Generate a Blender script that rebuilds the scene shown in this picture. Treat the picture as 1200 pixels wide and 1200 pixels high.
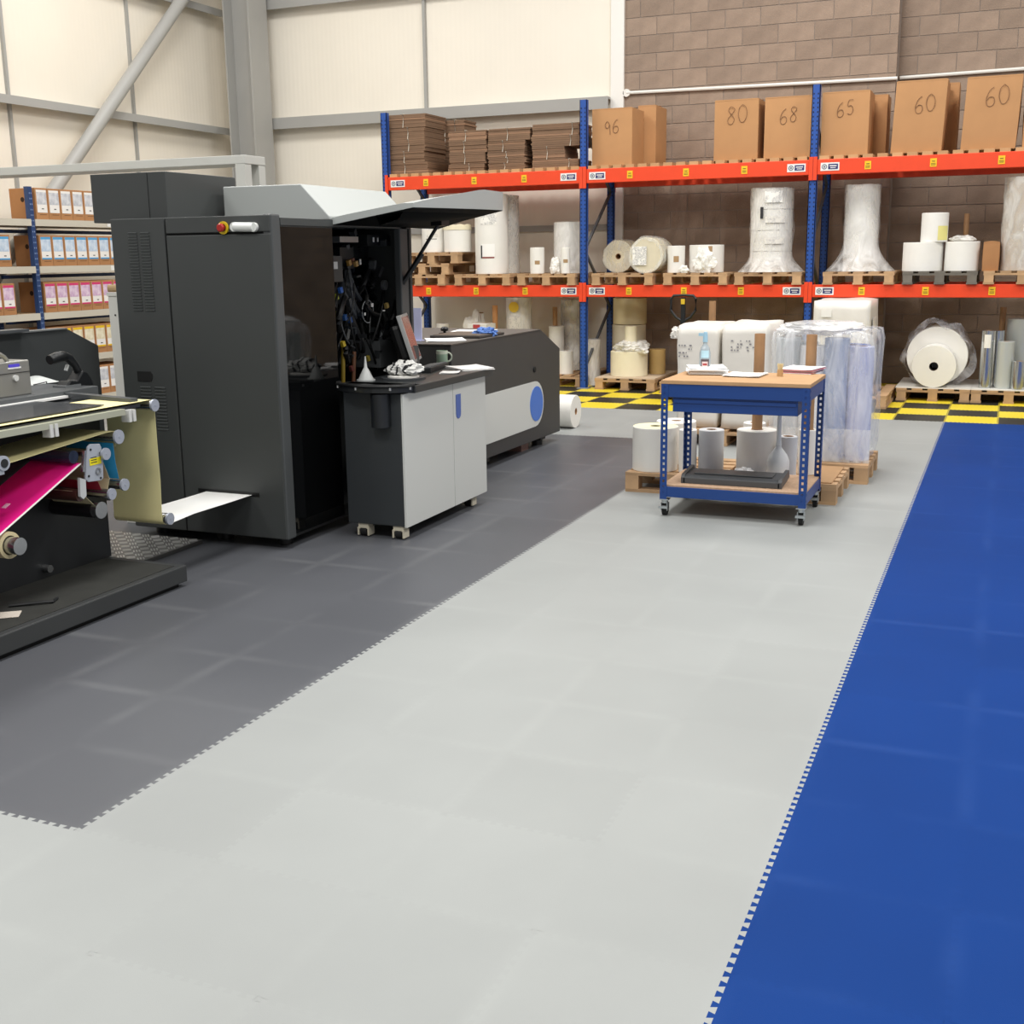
import bpy, bmesh, math, random
from mathutils import Vector, Matrix, noise
random.seed(7)
scene = bpy.context.scene
for o in list(bpy.data.objects): bpy.data.objects.remove(o)
col = scene.collection
# ------------------------------------------------------------------ camera
YAW, PITCH, ROLL, FPX, EYE = -0.398313, 0.216261, 0.0127605, 1369.4, 1.70
def cam_axes():
    cy, sy, cp, sp = math.cos(YAW), math.sin(YAW), math.cos(PITCH), math.sin(PITCH)
    f = Vector((sy*cp, cy*cp, -sp)); r = Vector((cy, -sy, 0)); d = f.cross(r)
    cr, sr = math.cos(ROLL), math.sin(ROLL)
    return r*cr + d*sr, d*cr - r*sr, f
C_R, C_D, C_F = cam_axes()
cam = bpy.data.cameras.new('camera'); cam_o = bpy.data.objects.new('camera', cam); col.objects.link(cam_o)
cam.sensor_width = 36; cam.lens = FPX/1200*36; cam.clip_end = 100; cam.clip_start = 0.05
mw = Matrix.Identity(4)
for i in range(3):
    mw[i][0] = C_R[i]; mw[i][1] = -C_D[i]; mw[i][2] = -C_F[i]
mw[2][3] = EYE
cam_o.matrix_world = mw
scene.camera = cam_o
# ------------------------------------------------------------------ light
w = bpy.data.worlds.new('world'); scene.world = w; w.use_nodes = True
w.node_tree.nodes['Background'].inputs[0].default_value = (1.0, 0.99, 0.97, 1)
w.node_tree.nodes['Background'].inputs[1].default_value = 0.40
def high_bay(x, y, z, sx, sy, power):
    l = bpy.data.lights.new('high_bay', 'AREA'); l.shape = 'RECTANGLE'; l.size = sx; l.size_y = sy
    l.energy = power; l.color = (1.0, 0.98, 0.945)
    o = bpy.data.objects.new('high_bay_light', l); o.location = (x, y, z); col.objects.link(o)
for lx in (-8.2, -2.6, 3.0):
    for ly in (0.5, 6.0, 11.5):
        high_bay(lx, ly, 7.6, 1.8, 1.8, 202 if lx < -8 else 256)
vs = scene.view_settings
vs.view_transform = 'Standard'; vs.look = 'None'; vs.exposure = 0.0; vs.gamma = 1.0; vs.use_curve_mapping = False
# ------------------------------------------------------------------ pixel -> place (1200 px frame)
def ray(px, py): return C_R*((px-600)/FPX) + C_D*((py-600)/FPX) + C_F
def onX(px, py, X):
    r = ray(px, py); k = X/r.x; return Vector((X, r.y*k, EYE + r.z*k))
def onY(px, py, Y):
    r = ray(px, py); k = Y/r.y; return Vector((r.x*k, Y, EYE + r.z*k))
def onZ(px, py, z=0.0):
    r = ray(px, py); k = (z-EYE)/r.z; return Vector((r.x*k, r.y*k, z))
# ------------------------------------------------------------------ materials
def lin(h):
    h = h.lstrip('#'); v = [int(h[i:i+2], 16)/255 for i in (0, 2, 4)]
    return tuple(c/12.92 if c <= 0.04045 else ((c+0.055)/1.055)**2.4 for c in v) + (1,)
MATS = {}
def mat(name, hexc=None, rough=0.6, metal=0.0, var=0.0, vscale=6.0, bump=0.0, bscale=60.0, rnd=0.0, stretch=(1, 1, 1), spec=None, coat=0.0, emit=0.0, alpha=1.0, trans=0.0):
    if name in MATS: return MATS[name]
    m = bpy.data.materials.new(name); m.use_nodes = True; MATS[name] = m
    nt = m.node_tree; N = nt.nodes; L = nt.links; b = N['Principled BSDF']
    c = lin(hexc)
    b.inputs['Base Color'].default_value = c; b.inputs['Roughness'].default_value = rough; b.inputs['Metallic'].default_value = metal
    if spec is not None: b.inputs['Specular IOR Level'].default_value = spec
    if coat: b.inputs['Coat Weight'].default_value = coat; b.inputs['Coat Roughness'].default_value = 0.15
    if emit: b.inputs['Emission Color'].default_value = c; b.inputs['Emission Strength'].default_value = emit
    b.inputs['Alpha'].default_value = alpha; b.inputs['Transmission Weight'].default_value = trans
    m.diffuse_color = c
    if var or bump or rnd:
        tc = N.new('ShaderNodeTexCoord'); mp = N.new('ShaderNodeMapping'); mp.inputs['Scale'].default_value = stretch
        L.new(tc.outputs['Object'], mp.inputs[0])
    if var or rnd:
        no = N.new('ShaderNodeTexNoise'); no.inputs['Scale'].default_value = vscale; no.inputs['Detail'].default_value = 4
        L.new(mp.outputs[0], no.inputs['Vector'])
        mr = N.new('ShaderNodeMapRange'); mr.inputs[1].default_value = 0.3; mr.inputs[2].default_value = 0.7
        mr.inputs[3].default_value = 1-var; mr.inputs[4].default_value = 1+var
        L.new(no.outputs[0], mr.inputs[0])
        src = mr.outputs[0]
        if rnd:
            oi = N.new('ShaderNodeObjectInfo'); r2 = N.new('ShaderNodeMapRange'); r2.inputs[3].default_value = 1-rnd; r2.inputs[4].default_value = 1+rnd
            L.new(oi.outputs['Random'], r2.inputs[0]); mu = N.new('ShaderNodeMath'); mu.operation = 'MULTIPLY'
            L.new(src, mu.inputs[0]); L.new(r2.outputs[0], mu.inputs[1]); src = mu.outputs[0]
        vm = N.new('ShaderNodeVectorMath'); vm.operation = 'SCALE'; vm.inputs[0].default_value = c[:3]
        L.new(src, vm.inputs['Scale']); L.new(vm.outputs[0], b.inputs['Base Color'])
    if bump:
        n2 = N.new('ShaderNodeTexNoise'); n2.inputs['Scale'].default_value = bscale; n2.inputs['Detail'].default_value = 3
        L.new(mp.outputs[0], n2.inputs['Vector']); bp = N.new('ShaderNodeBump'); bp.inputs['Strength'].default_value = bump; bp.inputs['Distance'].default_value = 0.01
        L.new(n2.outputs[0], bp.inputs['Height']); L.new(bp.outputs[0], b.inputs['Normal'])
    return m
def film(name, hexc='f2f2ee', cover=0.35, scale=9.0, spread=0.5, rough=0.25, stretch=(1, 1, 0.4)):
    """Stretch film: partly clear, cloudy where it is layered and creased."""
    if name in MATS: return MATS[name]
    m = bpy.data.materials.new(name); m.use_nodes = True; MATS[name] = m
    nt = m.node_tree; N = nt.nodes; L = nt.links; b = N['Principled BSDF']; out = N['Material Output']
    b.inputs['Base Color'].default_value = lin(hexc); b.inputs['Roughness'].default_value = rough
    tc = N.new('ShaderNodeTexCoord'); mp = N.new('ShaderNodeMapping'); mp.inputs['Scale'].default_value = stretch
    no = N.new('ShaderNodeTexNoise'); no.inputs['Scale'].default_value = scale; no.inputs['Detail'].default_value = 5; no.inputs['Distortion'].default_value = 1.2
    L.new(tc.outputs['Object'], mp.inputs[0]); L.new(mp.outputs[0], no.inputs['Vector'])
    mr = N.new('ShaderNodeMapRange'); mr.inputs[1].default_value = 0.32; mr.inputs[2].default_value = 0.68
    mr.inputs[3].default_value = max(0, cover-spread/2); mr.inputs[4].default_value = min(1, cover+spread/2)
    L.new(no.outputs[0], mr.inputs[0])
    tr = N.new('ShaderNodeBsdfTransparent'); mx = N.new('ShaderNodeMixShader')
    L.new(mr.outputs[0], mx.inputs[0]); L.new(tr.outputs[0], mx.inputs[1]); L.new(b.outputs[0], mx.inputs[2])
    bp = N.new('ShaderNodeBump'); bp.inputs['Strength'].default_value = 0.6; bp.inputs['Distance'].default_value = 0.02
    L.new(no.outputs[0], bp.inputs['Height']); L.new(bp.outputs[0], b.inputs['Normal'])
    L.new(mx.outputs[0], out.inputs[0])
    return m
def glassy(name, hexc, clear=0.4, rough=0.05):
    if name in MATS: return MATS[name]
    m = bpy.data.materials.new(name); m.use_nodes = True; MATS[name] = m
    nt = m.node_tree; N = nt.nodes; L = nt.links; b = N['Principled BSDF']; out = N['Material Output']
    b.inputs['Base Color'].default_value = lin(hexc); b.inputs['Roughness'].default_value = rough
    tr = N.new('ShaderNodeBsdfTransparent'); tr.inputs[0].default_value = (0.55, 0.57, 0.58, 1)
    mx = N.new('ShaderNodeMixShader'); mx.inputs[0].default_value = 1-clear
    L.new(tr.outputs[0], mx.inputs[1]); L.new(b.outputs[0], mx.inputs[2]); L.new(mx.outputs[0], out.inputs[0])
    return m
def print_mat(name, paper='f4f2ec', ink='8d8e92', rows=45.0, cover=0.5, rough=0.6):
    """Paper with small rows of print (too small in the photo to read)."""
    if name in MATS: return MATS[name]
    m = bpy.data.materials.new(name); m.use_nodes = True; MATS[name] = m
    nt = m.node_tree; N = nt.nodes; L = nt.links; b = N['Principled BSDF']; b.inputs['Roughness'].default_value = rough
    tc = N.new('ShaderNodeTexCoord')
    br = N.new('ShaderNodeTexBrick'); br.inputs['Scale'].default_value = rows; br.inputs['Mortar Size'].default_value = 0.028
    br.inputs['Color1'].default_value = (1, 1, 1, 1); br.inputs['Color2'].default_value = (0, 0, 0, 1); br.inputs['Mortar'].default_value = (0, 0, 0, 1)
    br.inputs['Bias'].default_value = 1-2*cover if cover < 0.5 else 0
    mp = N.new('ShaderNodeMapping')
    cx = N.new('ShaderNodeSeparateXYZ'); cb = N.new('ShaderNodeCombineXYZ'); ad = N.new('ShaderNodeMath')
    L.new(tc.outputs['Object'], cx.inputs[0]); L.new(cx.outputs[0], ad.inputs[0]); L.new(cx.outputs[1], ad.inputs[1])
    L.new(ad.outputs[0], cb.inputs[0]); L.new(cx.outputs[2], cb.inputs[1]); L.new(cb.outputs[0], br.inputs['Vector'])
    no = N.new('ShaderNodeTexNoise'); no.inputs['Scale'].default_value = rows*0.35; L.new(tc.outputs['Object'], no.inputs['Vector'])
    gt = N.new('ShaderNodeMath'); gt.operation = 'GREATER_THAN'; gt.inputs[1].default_value = 0.47; L.new(no.outputs[0], gt.inputs[0])
    mu = N.new('ShaderNodeMath'); mu.operation = 'MULTIPLY'; L.new(br.outputs['Color'], mu.inputs[0]); L.new(gt.outputs[0], mu.inputs[1])
    mx = N.new('ShaderNodeMix'); mx.data_type = 'RGBA'; mx.inputs[6].default_value = lin(paper); mx.inputs[7].default_value = lin(ink)
    L.new(mu.outputs[0], mx.inputs[0]); L.new(mx.outputs[2], b.inputs['Base Color'])
    return m
# ------------------------------------------------------------------ mesh building
class MB:
    def __init__(s): s.v = []; s.f = []; s.sm = []; s.mi = []; s.cur = 0
    def add(s, vs, fs, smooth=False):
        n = len(s.v); s.v += [tuple(q) for q in vs]
        for q in fs: s.f.append([n+i for i in q]); s.sm.append(smooth); s.mi.append(s.cur)
        return s
    def box(s, x0, x1, y0, y1, z0, z1):
        v = [(x, y, z) for z in (z0, z1) for y in (y0, y1) for x in (x0, x1)]
        return s.add(v, [(0, 2, 3, 1), (4, 5, 7, 6), (0, 1, 5, 4), (2, 6, 7, 3), (0, 4, 6, 2), (1, 3, 7, 5)])
    def obox(s, c, ax, ay, az, hx, hy, hz):
        c, ax, ay, az = Vector(c), Vector(ax).normalized(), Vector(ay).normalized(), Vector(az).normalized()
        v = [c + ax*hx*i + ay*hy*j + az*hz*k for k in (-1, 1) for j in (-1, 1) for i in (-1, 1)]
        return s.add(v, [(0, 2, 3, 1), (4, 5, 7, 6), (0, 1, 5, 4), (2, 6, 7, 3), (0, 4, 6, 2), (1, 3, 7, 5)])
    def bar(s, p, q, w, h, up=(0, 0, 1)):
        p, q = Vector(p), Vector(q); d = (q-p).normalized(); u = Vector(up)
        if abs(d.dot(u)) > 0.98: u = Vector((1, 0, 0))
        sd = d.cross(u).normalized(); u = sd.cross(d)
        return s.obox((p+q)/2, d, sd, u, (q-p).length/2, w/2, h/2)
    def tube(s, pts, r, n=10, caps=True, rs=None):
        pts = [Vector(p) for p in pts]; rings = []
        up = Vector((0, 0, 1)); V = []; F = []
        for i, p in enumerate(pts):
            d = (pts[min(i+1, len(pts)-1)] - pts[max(i-1, 0)]).normalized()
            a = d.cross(up)
            if a.length < 1e-3: a = d.cross(Vector((0, 1, 0)))
            a.normalize(); b = d.cross(a)
            rr = rs[i] if rs else r
            V += [p + (a*math.cos(2*math.pi*k/n) + b*math.sin(2*math.pi*k/n))*rr for k in range(n)]
        for i in range(len(pts)-1):
            for k in range(n):
                F.append((i*n+k, i*n+(k+1) % n, (i+1)*n+(k+1) % n, (i+1)*n+k))
        s.add(V, F, True)
        if caps:
            m = len(pts)-1
            s.add(V[:n], [tuple(range(n))[::-1]]); s.add(V[m*n:m*n+n], [tuple(range(n))])
        return s
    def lathe(s, prof, c=(0, 0, 0), axis='Z', n=28, smooth=True, jit=0.0, closed=False):
        """prof: (radius, height) list; caps when radius 0 is not given are left open"""
        V = []; F = []
        for (r, h) in prof:
            for k in range(n):
                a = 2*math.pi*k/n; rr = r
                if jit: rr = r*(1 + jit*noise.noise((math.cos(a)*2.3, math.sin(a)*2.3, h*5)))
                x, y, z = rr*math.cos(a), rr*math.sin(a), h
                if axis == 'X': x, y, z = h, rr*math.cos(a), rr*math.sin(a)
                if axis == 'Y': x, y, z = rr*math.cos(a), h, -rr*math.sin(a)
                V.append((c[0]+x, c[1]+y, c[2]+z))
        m = len(prof); rng = range(m) if closed else range(m-1)
        for i in rng:
            j = (i+1) % m
            for k in range(n):
                F.append((i*n+k, i*n+(k+1) % n, j*n+(k+1) % n, j*n+k))
        return s.add(V, F, smooth)
    def cyl(s, c, r, h0, h1, axis='Z', n=28):
        s.lathe([(r, h0), (r, h1)], c, axis, n)
        for h in (h0, h1):
            V = []
            for k in range(n):
                a = 2*math.pi*k/n; x, y, z = r*math.cos(a), r*math.sin(a), h
                if axis == 'X': x, y, z = h, r*math.cos(a), r*math.sin(a)
                if axis == 'Y': x, y, z = r*math.cos(a), h, -r*math.sin(a)
                V.append((c[0]+x, c[1]+y, c[2]+z))
            s.add(V, [tuple(range(n))[::-1] if h == h0 else tuple(range(n))])
        return s
    def prism(s, poly, a0, a1, axis='X'):
        """poly of 2D points swept along an axis: X -> (y,z), Y -> (x,z), Z -> (x,y)"""
        def P(p, a):
            return (a, p[0], p[1]) if axis == 'X' else ((p[0], a, p[1]) if axis == 'Y' else (p[0], p[1], a))
        n = len(poly); V = [P(p, a0) for p in poly] + [P(p, a1) for p in poly]
        F = [tuple(range(n))[::-1], tuple(range(n, 2*n))] + [(i, (i+1) % n, n+(i+1) % n, n+i) for i in range(n)]
        return s.add(V, F)
    def sheet(s, rows, thick=0.0, smooth=True):
        """grid of points (list of rows) -> surface; with thickness when asked"""
        R, Cn = len(rows), len(rows[0]); V = [Vector(p) for r in rows for p in r]
        F = [(i*Cn+j, i*Cn+j+1, (i+1)*Cn+j+1, (i+1)*Cn+j) for i in range(R-1) for j in range(Cn-1)]
        if thick:
            nv = []
            for i in range(R):
                for j in range(Cn):
                    du = V[i*Cn+min(j+1, Cn-1)] - V[i*Cn+max(j-1, 0)]; dv = V[min(i+1, R-1)*Cn+j] - V[max(i-1, 0)*Cn+j]
                    nn = du.cross(dv); nn.normalize(); nv.append(V[i*Cn+j] - nn*thick)
            k = R*Cn; F2 = [tuple(k+q for q in f[::-1]) for f in F]
            E = [i for i in range(Cn)] + [i*Cn+Cn-1 for i in range(1, R)] + [(R-1)*Cn+j for j in range(Cn-2, -1, -1)] + [i*Cn for i in range(R-2, 0, -1)]
            F3 = [(E[(q+1) % len(E)], E[q], k+E[q], k+E[(q+1) % len(E)]) for q in range(len(E))]
            V = V + nv; s.add(V, F + F2, smooth); s.add(V, F3); return s
        return s.add(V, F, smooth)
    def mesh(s, name, org=(0, 0, 0)):
        me = bpy.data.meshes.new(name)
        me.from_pydata([(x-org[0], y-org[1], z-org[2]) for x, y, z in s.v], [], s.f)
        me.polygons.foreach_set('use_smooth', s.sm); me.polygons.foreach_set('material_index', s.mi)
        bm = bmesh.new(); bm.from_mesh(me); bmesh.ops.remove_doubles(bm, verts=bm.verts, dist=1e-5)
        bmesh.ops.recalc_face_normals(bm, faces=bm.faces); bm.to_mesh(me); bm.free(); me.update()
        if any(s.sm): me.set_sharp_from_angle(angle=0.7)
        return me
    def build(s, name, m, parent=None, org=None, bevel=0.0, seg=2):
        """one mesh object; org = world point taken as local zero (default: the parent's own place)"""
        if org is None: org = WORLD.get(parent.name, (0, 0, 0)) if parent else (0, 0, 0)
        me = s.mesh(name, org)
        return link(name, me, m, parent, bevel, seg, None if parent else org)
WORLD = {}
def link(name, me, m, parent=None, bevel=0.0, seg=2, loc=None):
    o = bpy.data.objects.new(name, me); col.objects.link(o)
    for q in (m if isinstance(m, (list, tuple)) else [m]):
        if q is not None and len(me.materials) < (len(m) if isinstance(m, (list, tuple)) else 1): me.materials.append(q)
    if parent: o.parent = parent; WORLD[o.name] = WORLD.get(parent.name, (0, 0, 0))
    elif loc is not None: o.location = loc; WORLD[o.name] = tuple(loc)
    if bevel:
        bv = o.modifiers.new('bevel', 'BEVEL'); bv.width = bevel; bv.segments = seg; bv.limit_method = 'ANGLE'; bv.angle_limit = 0.6
    return o
def tag(o, label=None, cat=None, group=None, kind=None):
    if label: o['label'] = label
    if cat: o['category'] = cat
    if group: o['group'] = group
    if kind: o['kind'] = kind
    return o
def thing(name, label, cat, loc=(0, 0, 0), rz=0.0, group=None):
    o = bpy.data.objects.new(name, None); col.objects.link(o); o.empty_display_size = 0.1
    o.location = loc; o.rotation_euler = (0, 0, rz); WORLD[o.name] = tuple(loc)
    return tag(o, label, cat, group)
def copy_tree(o, parent=None):
    c = o.copy(); col.objects.link(c); c.parent = parent
    for ch in list(o.children): copy_tree(ch, c)
    return c
def dup(o, loc, rz=0.0, label=None, group=None):
    c = copy_tree(o); c.location = loc; c.rotation_euler = (0, 0, rz); WORLD[c.name] = tuple(loc)
    return tag(c, label, None, group)
# ------------------------------------------------------------------ the floor: concrete slab with interlocking tiles
TX, TY, T = -0.51, 12.51, 0.5                      # tile grid: blue/grey joint and near edge of the chequered strip
def tile_mat(name, hexc, wear, wamt, rough, spec=0.2):
    m = mat(name, hexc, rough, spec=spec); nt = m.node_tree; N = nt.nodes; L = nt.links; b = N['Principled BSDF']
    tc = N.new('ShaderNodeTexCoord'); sp = N.new('ShaderNodeSeparateXYZ'); L.new(tc.outputs['Object'], sp.inputs[0])
    ds = []
    for k in (0, 1):
        a = N.new('ShaderNodeMath'); a.operation = 'PINGPONG'; a.inputs[1].default_value = T/2; L.new(sp.outputs[k], a.inputs[0]); ds.append(a)
    mn = N.new('ShaderNodeMath'); mn.operation = 'MINIMUM'; L.new(ds[0].outputs[0], mn.inputs[0]); L.new(ds[1].outputs[0], mn.inputs[1])
    geo = N.new('ShaderNodeNewGeometry')
    no = N.new('ShaderNodeTexNoise'); no.inputs['Scale'].default_value = 1.7; no.inputs['Detail'].default_value = 5; L.new(geo.outputs['Position'], no.inputs['Vector'])
    r1 = N.new('ShaderNodeMapRange'); r1.inputs[1].default_value = 0.0; r1.inputs[2].default_value = 0.05; r1.inputs[3].default_value = 1; r1.inputs[4].default_value = 0; r1.interpolation_type = 'SMOOTHSTEP'
    L.new(mn.outputs[0], r1.inputs[0])
    r2 = N.new('ShaderNodeMapRange'); r2.inputs[1].default_value = 0.42; r2.inputs[2].default_value = 0.72; L.new(no.outputs[0], r2.inputs[0])
    mu = N.new('ShaderNodeMath'); mu.operation = 'MULTIPLY'; L.new(r1.outputs[0], mu.inputs[0]); L.new(r2.outputs[0], mu.inputs[1])
    m2 = N.new('ShaderNodeMath'); m2.operation = 'MULTIPLY'; m2.inputs[1].default_value = wamt; L.new(mu.outputs[0], m2.inputs[0])
    oi = N.new('ShaderNodeObjectInfo'); r3 = N.new('ShaderNodeMapRange'); r3.inputs[3].default_value = 0.975; r3.inputs[4].default_value = 1.025; L.new(oi.outputs['Random'], r3.inputs[0])
    n3 = N.new('ShaderNodeTexNoise'); n3.inputs['Scale'].default_value = 0.8; n3.inputs['Detail'].default_value = 6; L.new(geo.outputs['Position'], n3.inputs['Vector'])
    r4 = N.new('ShaderNodeMapRange'); r4.inputs[1].default_value = 0.3; r4.inputs[2].default_value = 0.7; r4.inputs[3].default_value = 0.93; r4.inputs[4].default_value = 1.07; L.new(n3.outputs[0], r4.inputs[0])
    m3 = N.new('ShaderNodeMath'); m3.operation = 'MULTIPLY'; L.new(r3.outputs[0], m3.inputs[0]); L.new(r4.outputs[0], m3.inputs[1])
    vm = N.new('ShaderNodeVectorMath'); vm.operation = 'SCALE'; vm.inputs[0].default_value = lin(hexc)[:3]; L.new(m3.outputs[0], vm.inputs['Scale'])
    mx = N.new('ShaderNodeMix'); mx.data_type = 'RGBA'; L.new(m2.outputs[0], mx.inputs[0]); L.new(vm.outputs[0], mx.inputs[6]); mx.inputs[7].default_value = lin(wear)
    L.new(mx.outputs[2], b.inputs['Base Color'])
    n4 = N.new('ShaderNodeTexNoise'); n4.inputs['Scale'].default_value = 350; L.new(geo.outputs['Position'], n4.inputs['Vector'])
    bp = N.new('ShaderNodeBump'); bp.inputs['Strength'].default_value = 0.12; bp.inputs['Distance'].default_value = 0.003; L.new(n4.outputs[0], bp.inputs['Height']); L.new(bp.outputs[0], b.inputs['Normal'])
    return m
TM = {'grey': tile_mat('light_grey_tile', '999c9b', 'b4b7b5', 0.15, 0.5), 'dark': tile_mat('graphite_tile', '55575c', '8c8e8f', 0.22, 0.4, 0.3),
      'blue': tile_mat('blue_tile', '14397a', '4a6cae', 0.12, 0.5, 0.04), 'yellow': tile_mat('yellow_tile', 'e6cf36', 'f0e490', 0.2, 0.45), 'black': tile_mat('black_tile', '2a2a26', '6a6a60', 0.25, 0.45)}
def tile_outline():
    p, d, n = T/12, 0.008, 12; e = []
    for k in range(n):
        t = k*p; e += [(t, -d), (t+0.31*p, -d), (t+0.17*p, d), (t+0.83*p, d), (t+0.69*p, -d)]
    bottom = [(t, y) for t, y in e]; right = [(T+y, t) for t, y in e]; top = [(t, T+y) for t, y in e]; left = [(y, t) for t, y in e]
    def fix(l, end): return l
    o = [(-d, -d)] + [q for q in bottom if q[0] > 0] + [(T-d, -d)] + [q for q in right if q[1] > 0] + [(T-d, T-d)] + [q for q in top if q[0] > 0][::-1] + [(-d, T-d)] + [q for q in left if q[1] > 0][::-1]
    return o
OUT = tile_outline()
def tile_mesh(name):
    mb = MB(); n = len(OUT)
    mb.add([(x, y, 0) for x, y in OUT] + [(x, y, -0.007) for x, y in OUT], [tuple(range(n))] + [(i+n, (i+1) % n + n, (i+1) % n, i) for i in range(n)])
    me = bpy.data.meshes.new(name); me.from_pydata(mb.v, [], mb.f); me.update(); return me
slab = MB().box(-11.4, 3.2, -1.2, 16.2, -0.2, -0.0075).build('floor', mat('floor_concrete', '8d8c88', 0.7, var=0.08, vscale=1.2)); tag(slab, kind='structure')
def tile_kind(i, j):                                 # i counts from the blue/grey joint, j from the chequered strip's near edge
    if j >= 0: return 'yellow' if (i+j) % 2 == 0 else 'black'
    if i >= 0: return 'blue'
    if i >= -4: return 'grey'
    if -20 <= j < -4: return 'dark'
    return 'grey'
TME = {}
for k in TM:
    TME[k] = tile_mesh('floor_tile_'+k); TME[k].materials.append(TM[k])
cands = []
for i in range(-14, 7):
    for j in range(-27, 7):
        x, y = TX+T*i, TY+T*j
        if x < -6.6 and j < 0: continue
        c = Vector((x+T/2, y+T/2, -EYE)); dz = c.dot(C_F)
        vis = dz > 0.3 and abs(c.dot(C_R)/dz*FPX) < 640 and abs(c.dot(C_D)/dz*FPX) < 640
        hidden = x < -4.0 and j < 0 and y > 5.2 and y < 11 and x < -4.0          # under the machines
        score = (1e6 if vis and not hidden else 0) + (5e5 if j >= 0 else 0) - dz*1000
        cands.append((score, i, j, x, y))
cands.sort(reverse=True)
for s_, i, j, x, y in cands[:300]:
    o = link('floor_tile', TME[tile_kind(i, j)], None, slab); o.location = (x, y, 0)
rest = MB(); order = list(TM)
for s_, i, j, x, y in cands[300:]:
    rest.cur = order.index(tile_kind(i, j))
    n = len(rest.v); rest.add([(x-TX+px, y-TY+py, 0) for px, py in OUT], [tuple(range(len(OUT)))])
me = bpy.data.meshes.new('floor_tile_rest'); me.from_pydata(rest.v, [], rest.f); me.polygons.foreach_set('material_index', rest.mi)
for k in order: me.materials.append(TM[k])
o = bpy.data.objects.new('floor_tile_rest', me); col.objects.link(o); o.parent = slab; o.location = (TX, TY, 0); tag(o, kind='stuff')
# ------------------------------------------------------------------ walls
def clad_mat(name, hexc, axis):
    m = mat(name, hexc, 0.55, var=0.03, vscale=0.7); nt = m.node_tree; N = nt.nodes; L = nt.links
    tc = N.new('ShaderNodeTexCoord'); wv = N.new('ShaderNodeTexWave'); wv.bands_direction = axis; wv.inputs['Scale'].default_value = 4.2
    L.new(tc.outputs['Object'], wv.inputs['Vector']); bp = N.new('ShaderNodeBump'); bp.inputs['Strength'].default_value = 0.18; bp.inputs['Distance'].default_value = 0.004
    L.new(wv.outputs['Fac'], bp.inputs['Height']); L.new(bp.outputs[0], N['Principled BSDF'].inputs['Normal']); return m
STEEL = mat('grey_painted_steel', 'a7a6a2', 0.5, var=0.03, vscale=2)
WY, WX, WH = 15.75, -11.25, 8.0
BX = -4.93                                             # where white cladding meets blockwork
wb = MB().box(WX-0.1, BX, WY, WY+0.15, 0, WH).build('wall_back', clad_mat('white_cladding_back', 'f4eddf', 'X')); tag(wb, kind='structure')
wl = MB().box(WX-0.15, WX, 4.0, WY+0.15, 0, WH).build('wall_left', clad_mat('white_cladding_left', 'f1e9da', 'Y')); tag(wl, kind='structure')
# girts on the left wall and the back wall (cold rolled rails), thin vertical rails between them
for z, h in ((3.60, 0.16), (5.28, 0.16), (6.9, 0.16)):
    MB().box(WX, WX+0.17, 4.0, 15.55, z, z+0.03).box(WX+0.15, WX+0.17, 4.0, 15.55, z-0.07, z).build('girt', STEEL, wl)
    zb = z + 0.12
    MB().box(-10.6, -5.1, WY-0.17, WY, zb, zb+0.03).box(-10.6, -5.1, WY-0.17, WY-0.15, zb-0.13, zb).build('girt', STEEL, wb)
for px, py in ((3, 60), (147, 20)):
    p = onX(px, py, WX); MB().box(WX, WX+0.04, p.y-0.018, p.y+0.018, 0, WH).build('rail', STEEL, wl)
p = onY(499, 60, WY)
MB().box(p.x-0.022, p.x+0.022, WY-0.05, WY, 3.75, WH).build('rail', STEEL, wb)
# low brick skirt rail on the cladding behind the rack
MB().box(-10.6, BX-0.1, WY-0.05, WY, 2.02, 2.1).build('rail', STEEL, wb)
# blockwork
WB2 = 16.05; STEPX = -1.46
mort = MB().box(BX, STEPX, WY, WB2+0.15, 0, WH).box(STEPX, 3.2, WB2, WB2+0.15, 0, WH)
wr = mort.build('wall_blockwork', mat('mortar', '9c8f85', 0.9, var=0.08, vscale=5)); tag(wr, kind='structure')
BLK = mat('concrete_block', '9c8878', 0.92, var=0.2, vscale=2.8, bump=0.5, bscale=90, rnd=0.1)
def blk_mesh(wd):
    mb = MB(); e = 0.006
    mb.box(0, wd, -0.008, 0.05, 0, 0.215)
    me = mb.mesh('block'); me.materials.append(BLK); return me
BMESH = {}
def put_block(x0, x1, y, z, store):
    k = round(x1-x0, 3)
    if k not in BMESH: BMESH[k] = blk_mesh(k)
    store.append((k, x0, y, z))
blocks = []
for r in range(int(WH/0.225)):
    z = r*0.225
    for xa, xb, y in ((BX, STEPX, WY), (STEPX, 3.2, WB2)):
        x = xa - (0.225 if r % 2 else 0)
        while x < xb-0.01:
            a, b = max(x, xa), min(x+0.44, xb)
            if b-a > 0.03: put_block(a, b, y, z, blocks)
            x += 0.45
def bscore(q):
    k, x, y, z = q; c = Vector((x+k/2, y, z+0.1-EYE)); d = c.dot(C_F); u, v = c.dot(C_R)/d*FPX, c.dot(C_D)/d*FPX
    return (abs(u) < 620 and abs(v) < 615 and z > 0.3, -abs(z-3.6))
blocks.sort(key=bscore, reverse=True)
for k, x, y, z in blocks[:300]:
    o = link('block', BMESH[k], None, wr); o.location = (x, y, z)
rb = MB()
for k, x, y, z in blocks[300:]: rb.box(x, x+k, y-0.008, y+0.05, z, z+0.215)
tag(rb.build('block_rest', BLK, wr), kind='stuff')
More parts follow.
